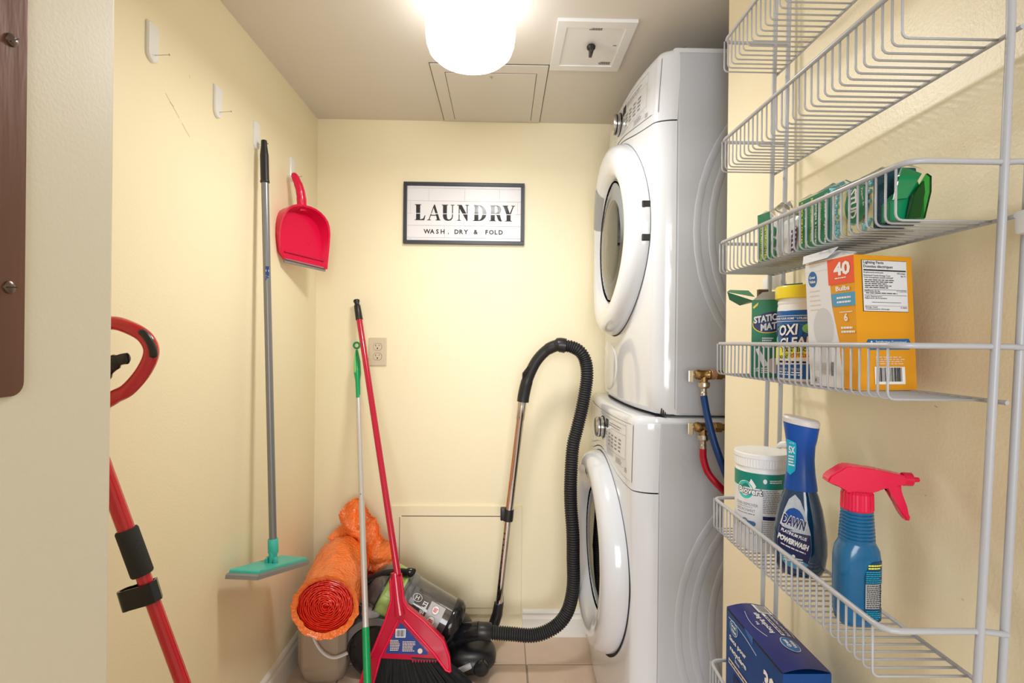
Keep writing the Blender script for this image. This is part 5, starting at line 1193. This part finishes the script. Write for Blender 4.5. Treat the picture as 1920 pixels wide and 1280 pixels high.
def build_dawn():
    z0 = zf(4); c = Vector((0.4475, 0.773, z0)); yaw = R(-62)      # direction the face looks to: towards the doorway
    t = thing('dish_spray_bottle', 'dark blue dish soap bottle with white cap and teardrop label', 'spray bottle', c)
    # a axis: width, b axis: depth
    face = Vector((math.cos(R(-122)), math.sin(R(-122)), 0)); wd = Vector((-face.y, face.x, 0))
    if wd.x < 0: wd = -wd
    def sec(z, a, b, off=0.0, tilt=0.0, n=40, p=0.85, ox=0.0):
        r = []
        for k in range(n):
            an = 2*PI*k/n; ca, sa = math.cos(an), math.sin(an)
            x = a*math.copysign(abs(ca)**p, ca)+ox; y = b*math.copysign(abs(sa)**p, sa)
            r.append(c+wd*x-face*y+Vector((0, 0, z+tilt*x)))
        return r
    body = [(0.0, 0.024, 0.017), (0.004, 0.029, 0.021), (0.015, 0.0335, 0.0245), (0.035, 0.036, 0.026), (0.055, 0.0355, 0.0255), (0.080, 0.0325, 0.0235), (0.100, 0.029, 0.0215), (0.118, 0.0240, 0.0190), (0.130, 0.0195, 0.0165)]
    obj('bottle', MB().rings([sec(z, a, b) for z, a, b in body]), M['bottle2'], t, 60)
    sh = [(0.126, 0.0225, 0.0185), (0.130, 0.0222, 0.0185), (0.150, 0.0195, 0.0170), (0.170, 0.0182, 0.0160), (0.190, 0.0190, 0.0165), (0.205, 0.0215, 0.0180), (0.222, 0.0240, 0.0190)]
    obj('shroud', MB().rings([sec(z, a, b, tilt=(-0.16 if z > 0.2 else 0)) for z, a, b in sh]), M['shroud'], t, 60)
    obj('cap', MB().rings([sec(0.2225, 0.0240, 0.0190, tilt=-0.16), sec(0.229, 0.0250, 0.0198, tilt=-0.16), sec(0.232, 0.0230, 0.018, tilt=-0.16), sec(0.2325, 0.010, 0.008, tilt=-0.16)]), M['cap'], t, 40)
    obj('trigger', MB().tube([c+wd*-0.017+face*0.0+Vector((0, 0, 0.190)), c+wd*-0.026+Vector((0, 0, 0.189)), c+wd*-0.033+Vector((0, 0, 0.185))], [0.007, 0.005, 0.002], 12), M['cap'], t, 60)
    # label mapped on the face
    def bz(z):
        for (z0_, a0, b0), (z1_, a1, b1) in zip(body+sh[1:], (body+sh[1:])[1:]):
            if z0_ <= z <= z1_ and z1_ > z0_:
                s = (z-z0_)/(z1_-z0_); return a0+(a1-a0)*s, b0+(b1-b0)*s
        return sh[-1][1], sh[-1][2]
    def f(u, v, w=0):
        a, b = bz(v); x = max(-0.97, min(0.97, u/a)); y = b*(1-abs(x)**2.35)**(1/2.35)
        return c+wd*u+face*(y+0.0008+w)+Vector((0, 0, v))
    def fpoly(q, pts, w, nx=10, nz=14):
        # fill polygon by horizontal strips so that it hugs the bottle
        zs = [p[1] for p in pts]; lo, hi_ = min(zs), max(zs)
        def span(z):
            xs = []
            for i in range(len(pts)):
                (x0, z0_), (x1, z1_) = pts[i], pts[(i+1) % len(pts)]
                if (z0_ <= z) != (z1_ <= z): xs.append(x0+(x1-x0)*(z-z0_)/(z1_-z0_))
            return (min(xs), max(xs)) if len(xs) >= 2 else None
        rows = []
        for k in range(nz+1):
            z = lo+(hi_-lo)*min(max(k/nz, 0.002), 0.998); s = span(z)
            if s: rows.append([f(s[0]+(s[1]-s[0])*i/nx, z, w) for i in range(nx+1)])
        q.rings(rows, cap=False, closed=False)
    drop = [(-0.006, 0.118), (0.0, 0.121), (0.006, 0.116), (0.014, 0.094), (0.0205, 0.068), (0.022, 0.045), (0.0185, 0.027), (0.010, 0.016), (-0.002, 0.0125), (-0.014, 0.017), (-0.0215, 0.030), (-0.023, 0.050), (-0.020, 0.075), (-0.013, 0.100)]
    sh_ = -0.006; drop = [(x+sh_, z) for x, z in drop]
    q = MB(); fpoly(q, drop, 0.0002); lb = obj('label', q, M['silver'], t, 60)
    q = MB(); fpoly(q, [(x*0.99+(-0.00006), z) for x, z in drop if z < 0.08]+[(-0.027, 0.074), (0.0145, 0.066)][::1], 0.0005); obj('label_navy', q, M['navy'], lb, 60)
    q = MB(); fpoly(q, [(-0.0285, 0.043), (0.013, 0.024), (0.006, 0.0175), (-0.004, 0.0145), (-0.016, 0.0165), (-0.025, 0.027)], 0.0008); obj('label_sky', q, M['sky'], lb, 60)
    q = MB(); fpoly(q, [(-0.007+0.014*math.cos(R(a)), 0.080+0.022*math.sin(R(a))) for a in range(0, 181, 15)], 0.0007); obj('label_arc', q, M['shroud'], lb, 60)
    q = MB(); text(q, 'DAWN', f, -0.007, 0.0815, width=0.032, height=0.0165, bold=0.08, w=0.0011, rot=R(-12)); obj('logo_outline', q, M['wink'], lb)
    q = MB(); text(q, 'DAWN', f, -0.007, 0.0815, width=0.030, height=0.0145, bold=0.03, w=0.0015, rot=R(-12)); obj('lettering', q, M['navy'], lb)
    q = MB(); text(q, 'PLATINUM PLUS', f, -0.007, 0.0640, width=0.034, height=0.0048, bold=0.03, w=0.0012, rot=R(-14)); text(q, 'POWERWASH', f, -0.008, 0.0530, width=0.041, height=0.0085, bold=0.06, w=0.0012, rot=R(-14)); lines(q, lambda a, b, c_=0: f(a, b-0.25*a, c_), -0.024, 0.013, 0.0435, 0.0405, 1, 0.3, 0.0012, 61)
    lines(q, f, -0.020, -0.010, 0.034, 0.024, 3, 0.25, 0.0014, 62); lines(q, f, -0.004, 0.006, 0.032, 0.021, 3, 0.25, 0.0014, 63); ell(q, f, -0.007, 0.033, 0.0022, 0.0028, 0.0013, seg=12)
    obj('lettering', q, M['wink'], lb)
    q = MB(); fpoly(q, [(-0.0185, 0.2005), (-0.006, 0.2000), (-0.005, 0.190), (-0.006, 0.156), (-0.013, 0.148), (-0.0175, 0.151), (-0.0170, 0.18)], 0.0006); tg = obj('side_label', q, M['cyan'], t, 60)
    q = MB(); text(q, '5X', f, -0.0112, 0.1855, width=0.0085, height=0.0105, bold=0.03, w=0.0012); text(q, 'UP TO', f, -0.0115, 0.1955, width=0.0065, height=0.0022, w=0.0012); lines(q, f, -0.0155, -0.007, 0.178, 0.161, 4, 0.25, 0.0012, 64); obj('lettering', q, M['wink'], tg)
build_dawn()
def build_trigger_spray():
    z0 = zf(4); c = Vector((0.4395, 0.637, z0)); face = Vector((math.cos(R(-95)), math.sin(R(-95)), 0)); wd = Vector((-face.y, face.x, 0))
    if wd.x < 0: wd = -wd
    t = thing('trigger_spray_bottle', 'blue spray bottle with bright pink red trigger head nearest the door', 'spray bottle', c)
    def sec(z, a, b, p=0.8, n=40):
        return [c+wd*(a*math.copysign(abs(math.cos(x))**p, math.cos(x)))-face*(b*math.copysign(abs(math.sin(x))**p, math.sin(x)))+Vector((0, 0, z)) for x in [2*PI*k/n for k in range(n)]]
    rings = [sec(0, 0.019, 0.013, 0.6), sec(0.004, 0.0225, 0.0165, 0.6), sec(0.020, 0.0245, 0.0185, 0.6), sec(0.080, 0.0245, 0.0185, 0.6), sec(0.092, 0.0235, 0.018, 0.7), sec(0.099, 0.0205, 0.0175, 0.85), sec(0.102, 0.0195, 0.0175, 0.95)]
    z = 0.102
    for k in range(9):
        r = 0.0192-0.00028*k
        rings += [sec(z+0.0012, r+0.0008, r*0.93+0.0008, 1), sec(z+0.0030, r+0.0008, r*0.93+0.0008, 1), sec(z+0.0040, r-0.0006, r*0.93-0.0006, 1)]; z += 0.0042
    rings.append(sec(z+0.003, 0.0150, 0.0150, 1))
    obj('bottle', MB().rings(rings), M['sprayb'], t, 50)
    zc = z
    cr = []
    for zz, r in ((zc-0.001, 0.0162), (zc+0.001, 0.0175), (zc+0.020, 0.0170), (zc+0.023, 0.0150)):
        cr.append([c+Vector(((r+0.0005*(k % 2))*math.cos(2*PI*k/60), (r+0.0005*(k % 2))*math.sin(2*PI*k/60), zz)) for k in range(60)])
    obj('collar', MB().rings(cr), M['pink'], t, 20)
    # trigger head: u forward (nozzle), v up
    h = Vector((math.cos(R(-12)), math.sin(R(-12)), 0)); s = Vector((-h.y, h.x, 0)); o = c+Vector((0, 0, zc+0.020))
    f = lambda u, v, w=0: o+h*u+s*w+Vector((0, 0, v))
    def slab(pts, wf, n=1):
        q = MB(); q.rings([[f(u, v, -wf(u, v)) for u, v in pts], [f(u, v, wf(u, v)) for u, v in pts]])
        bmesh.ops.bevel(q.bm, geom=q.bm.edges[:], offset=0.0018, segments=2, affect='EDGES'); return q
    head = [(-0.0135, 0.0), (0.010, 0.001), (0.022, 0.006), (0.030, 0.012), (0.050, 0.014), (0.050, 0.025), (0.018, 0.031), (-0.010, 0.0345), (-0.016, 0.034), (-0.034, 0.021), (-0.037, 0.015), (-0.036, 0.012), (-0.018, 0.0075)]
    obj('spray_head', slab(head, lambda u, v: 0.0105), M['pink'], t, 40)
    obj('nozzle', MB().lathe([(0.0075, 0.049), (0.0082, 0.050), (0.0082, 0.059), (0.0065, 0.0595), (0.0035, 0.060), (0.0028, 0.067), (0.0015, 0.068)], f(0, 0.0195), h, 16), M['pink'], t, 30)
    obj('trigger', slab([(0.026, 0.012), (0.046, 0.014), (0.047, 0.002), (0.050, -0.012), (0.057, -0.027), (0.053, -0.031), (0.046, -0.022), (0.040, -0.008), (0.036, 0.003)], lambda u, v: 0.0065), M['pink'], t, 40)
    def lf(u, v, w=0):
        a, b = 0.0245, 0.0185; x = max(-0.96, min(0.96, u/a)); y = b*(1-abs(x)**3.3)**(1/3.3)
        return c+wd*u+face*(y+0.0006+w)+Vector((0, 0, v))
    q = MB()
    for k in range(8):
        a = -0.001+0.0236*k/8; b = -0.001+0.0236*(k+1)/8
        q.poly([lf(a, 0.010), lf(b, 0.010), lf(b, 0.082-0.010*(max(0, 3-k)/3)**2), lf(a, 0.082-0.010*(max(0, 3-k+1)/3)**2)])
    lb = obj('label', q, M['spray_l'], t, 60)
    q = MB(); rect(q, lf, 0.0, 0.026, 0.0215, 0.055, 0.0003, 4); wl = obj('label_white', q, M['ltgrey'], lb)
    q = MB(); lines(q, lf, 0.001, 0.021, 0.0545, 0.0265, 12, 0.25, 0.0006, 71); obj('printed_lettering', q, M['ink'], wl)
    q = MB(); lines(q, lf, 0.003, 0.0205, 0.079, 0.0725, 2, 0.25, 0.0004, 72); obj('printed_lettering', q, M['yink'], lb)
    q = MB(); lines(q, lf, 0.0005, 0.0215, 0.071, 0.056, 6, 0.2, 0.0004, 73); obj('printed_lettering', q, M['cyan'], lb); q = MB(); lines(q, lf, 0.001, 0.020, 0.024, 0.012, 5, 0.2, 0.0004, 74); obj('printed_lettering', q, M['cyan'], lb)
build_trigger_spray()

# ================================================================== BAG BOX (lowest basket)
def build_bag_box():
    z0 = zf(5); X0, X1, Y0, Y1, Z1 = 0.4035, 0.473, 0.735, 0.922, 0.712
    t = thing('bag_box', 'dark blue recycling bag carton standing in the lowest basket', 'box', ((X0+X1)/2, (Y0+Y1)/2, z0))
    q = MB(); n = 12
    bot = [Vector((X0, Y0, z0)), Vector((X1, Y0, z0)), Vector((X1, Y1, z0)), Vector((X0, Y1, z0))]
    obj('carton', MB().rings([bot, [Vector((p.x, p.y, Z1)) for p in bot]]), M['bagside'], t)
    # bulged lid
    rows = []
    for k in range(n+1):
        y = Y0+(Y1-Y0)*k/n; b = 0.0
        rows.append([Vector((X0+(X1-X0)*i/8, y, Z1+0.0012+0.006*math.sin(PI*i/8))) for i in range(9)])
    obj('lid', MB().rings(rows, cap=False, closed=False), M['bagbox'], t, 50)
    def lid(u, v, w=0):     # u: from far end to near end; v: from room side to wall side
        s = max(0, min(1, v/(X1-X0))); return Vector((X0+v, Y1-u, Z1+0.0012+0.006*math.sin(PI*s)+w))
    q = MB()
    q.rings([[Vector((X0-0.0006, Y0+0.012, Z1-0.001)), Vector((X0-0.0006, Y0+0.10, Z1-0.001)), Vector((X0-0.0006, Y0+0.10, Z1-0.005)), Vector((X0-0.0006, Y0+0.014, Z1-0.0025))], [Vector((X0+0.001, Y0+0.012, Z1-0.001)), Vector((X0+0.001, Y0+0.10, Z1-0.001)), Vector((X0+0.001, Y0+0.10, Z1-0.005)), Vector((X0+0.001, Y0+0.014, Z1-0.0025))]])
    obj('lid_gap', MB().box((X0-0.0005, Y0+0.004, Z1-0.0018), (X0+0.001, Y1-0.006, Z1+0.0008)), M['dark'], t)
    obj('tear_tab', MB().prism([(0.070, Z1+0.001), (0.098, Z1+0.001), (0.098, Z1-0.010), (0.080, Z1-0.004)], lambda a, b, c=0: Vector((X0-c, Y1-a, b)), 0.0004, 0.0012), M['bagtab'], t)
    # barcode patch, lettering on the lid (reads from the wall side)
    fr = lambda a, b, c=0: lid(0.187-a, 0.0695-b, c)
    q = MB(); rect(q, fr, 0.155, 0.003, 0.183, 0.028, 0.0006, 1); bp_ = obj('barcode_patch', q, M['wink'], t)
    q = MB()
    for k in range(12): rect(q, fr, 0.158+k*0.002, 0.006, 0.1588+k*0.002, 0.024, 0.0009)
    obj('barcode', q, M['ink'], bp_)
    q = MB(); text(q, 'Recycling Bags', fr, 0.122, 0.036, width=0.062, height=0.010, bold=0.02, w=0.0008, rot=0); text(q, 'Sacs pour recyclage', fr, 0.118, 0.012, width=0.066, height=0.008, bold=0.01, w=0.0008); text(q, 'Blue', fr, 0.122, 0.047, width=0.010, w=0.0008); text(q, 'Bleus', fr, 0.118, 0.003, width=0.010, w=0.0008)
    rect(q, fr, 0.085, 0.0200, 0.152, 0.0255, 0.0008, 1)
    arc = [fr(0.083+0.0055*k, 0.050+0.006*math.sin(PI*k/14), 0.001) for k in range(15)]; q.tube(arc, 0.0003, 4)
    arc = [fr(0.083+0.0055*k, 0.0065-0.004*math.sin(PI*k/14), 0.001) for k in range(15)]; q.tube(arc, 0.0003, 4)
    obj('lettering', q, M['wink'], t)
    q = MB(); lines(q, fr, 0.088, 0.150, 0.0250, 0.0205, 1, 0.3, 0.0011, 81); obj('lettering', q, M['navy'], t)
    q = MB(); ell(q, fr, 0.060, 0.026, 0.020, 0.0120, 0.0007); bg = obj('badge_rim', q, M['wink'], t)
    q = MB(); ell(q, fr, 0.060, 0.026, 0.0190, 0.0112, 0.0010); obj('badge', q, M['bluebadge'], bg)
    q = MB(); text(q, 'Great', fr, 0.062, 0.030, width=0.020, height=0.0065, bold=0.03, w=0.0014); text(q, 'Value', fr, 0.060, 0.0215, width=0.020, height=0.0060, bold=0.03, w=0.0014); obj('lettering', q, M['wink'], bg)
    # room-side face
    fs = lambda a, b, c=0: Vector((X0-c, Y1-a, z0+b))
    hz = Z1-z0
    q = MB(); ell(q, fs, 0.030, hz-0.022, 0.015, 0.012, 0.0006); b1 = obj('badge_rim', q, M['wink'], t)
    q = MB(); ell(q, fs, 0.030, hz-0.022, 0.0138, 0.011, 0.0009); obj('badge', q, M['bluebadge'], b1)
    q = MB(); text(q, 'Great', fs, 0.030, hz-0.018, width=0.018, height=0.006, bold=0.03, w=0.0012); text(q, 'Value', fs, 0.031, hz-0.026, width=0.018, height=0.006, bold=0.03, w=0.0012)
    text(q, 'Sacs pour', fs, 0.045, hz-0.045, width=0.062, height=0.011, bold=0.03, w=0.0008); text(q, 'recyclage', fs, 0.047, hz-0.062, width=0.060, height=0.012, bold=0.03, w=0.0008); text(q, 'Bleus', fs, 0.045, hz-0.073, width=0.016, w=0.0008)
    text(q, '30', fs, 0.150, hz-0.040, width=0.034, height=0.030, bold=0.04, w=0.0008)
    q.tube([fs(0.010+0.005*k, hz-0.012+0.004*math.sin(PI*k/20)-0.0004*k, 0.0006) for k in range(21)], 0.0003, 4)
    obj('lettering', q, M['wink'], t)
    q = MB(); rect(q, fs, 0.012, hz-0.090, 0.085, hz-0.081, 0.0008); tb_ = obj('tan_band', q, M['tanink'], t)
    q = MB(); lines(q, fs, 0.015, 0.082, hz-0.0825, hz-0.0885, 1, 0.25, 0.0011, 82); obj('lettering', q, M['navy'], tb_)
    q = MB(); rect(q, fs, 0.030, hz-0.135, 0.065, hz-0.098, 0.0006); obj('picture_patch', q, M['navy'], t)
build_bag_box()
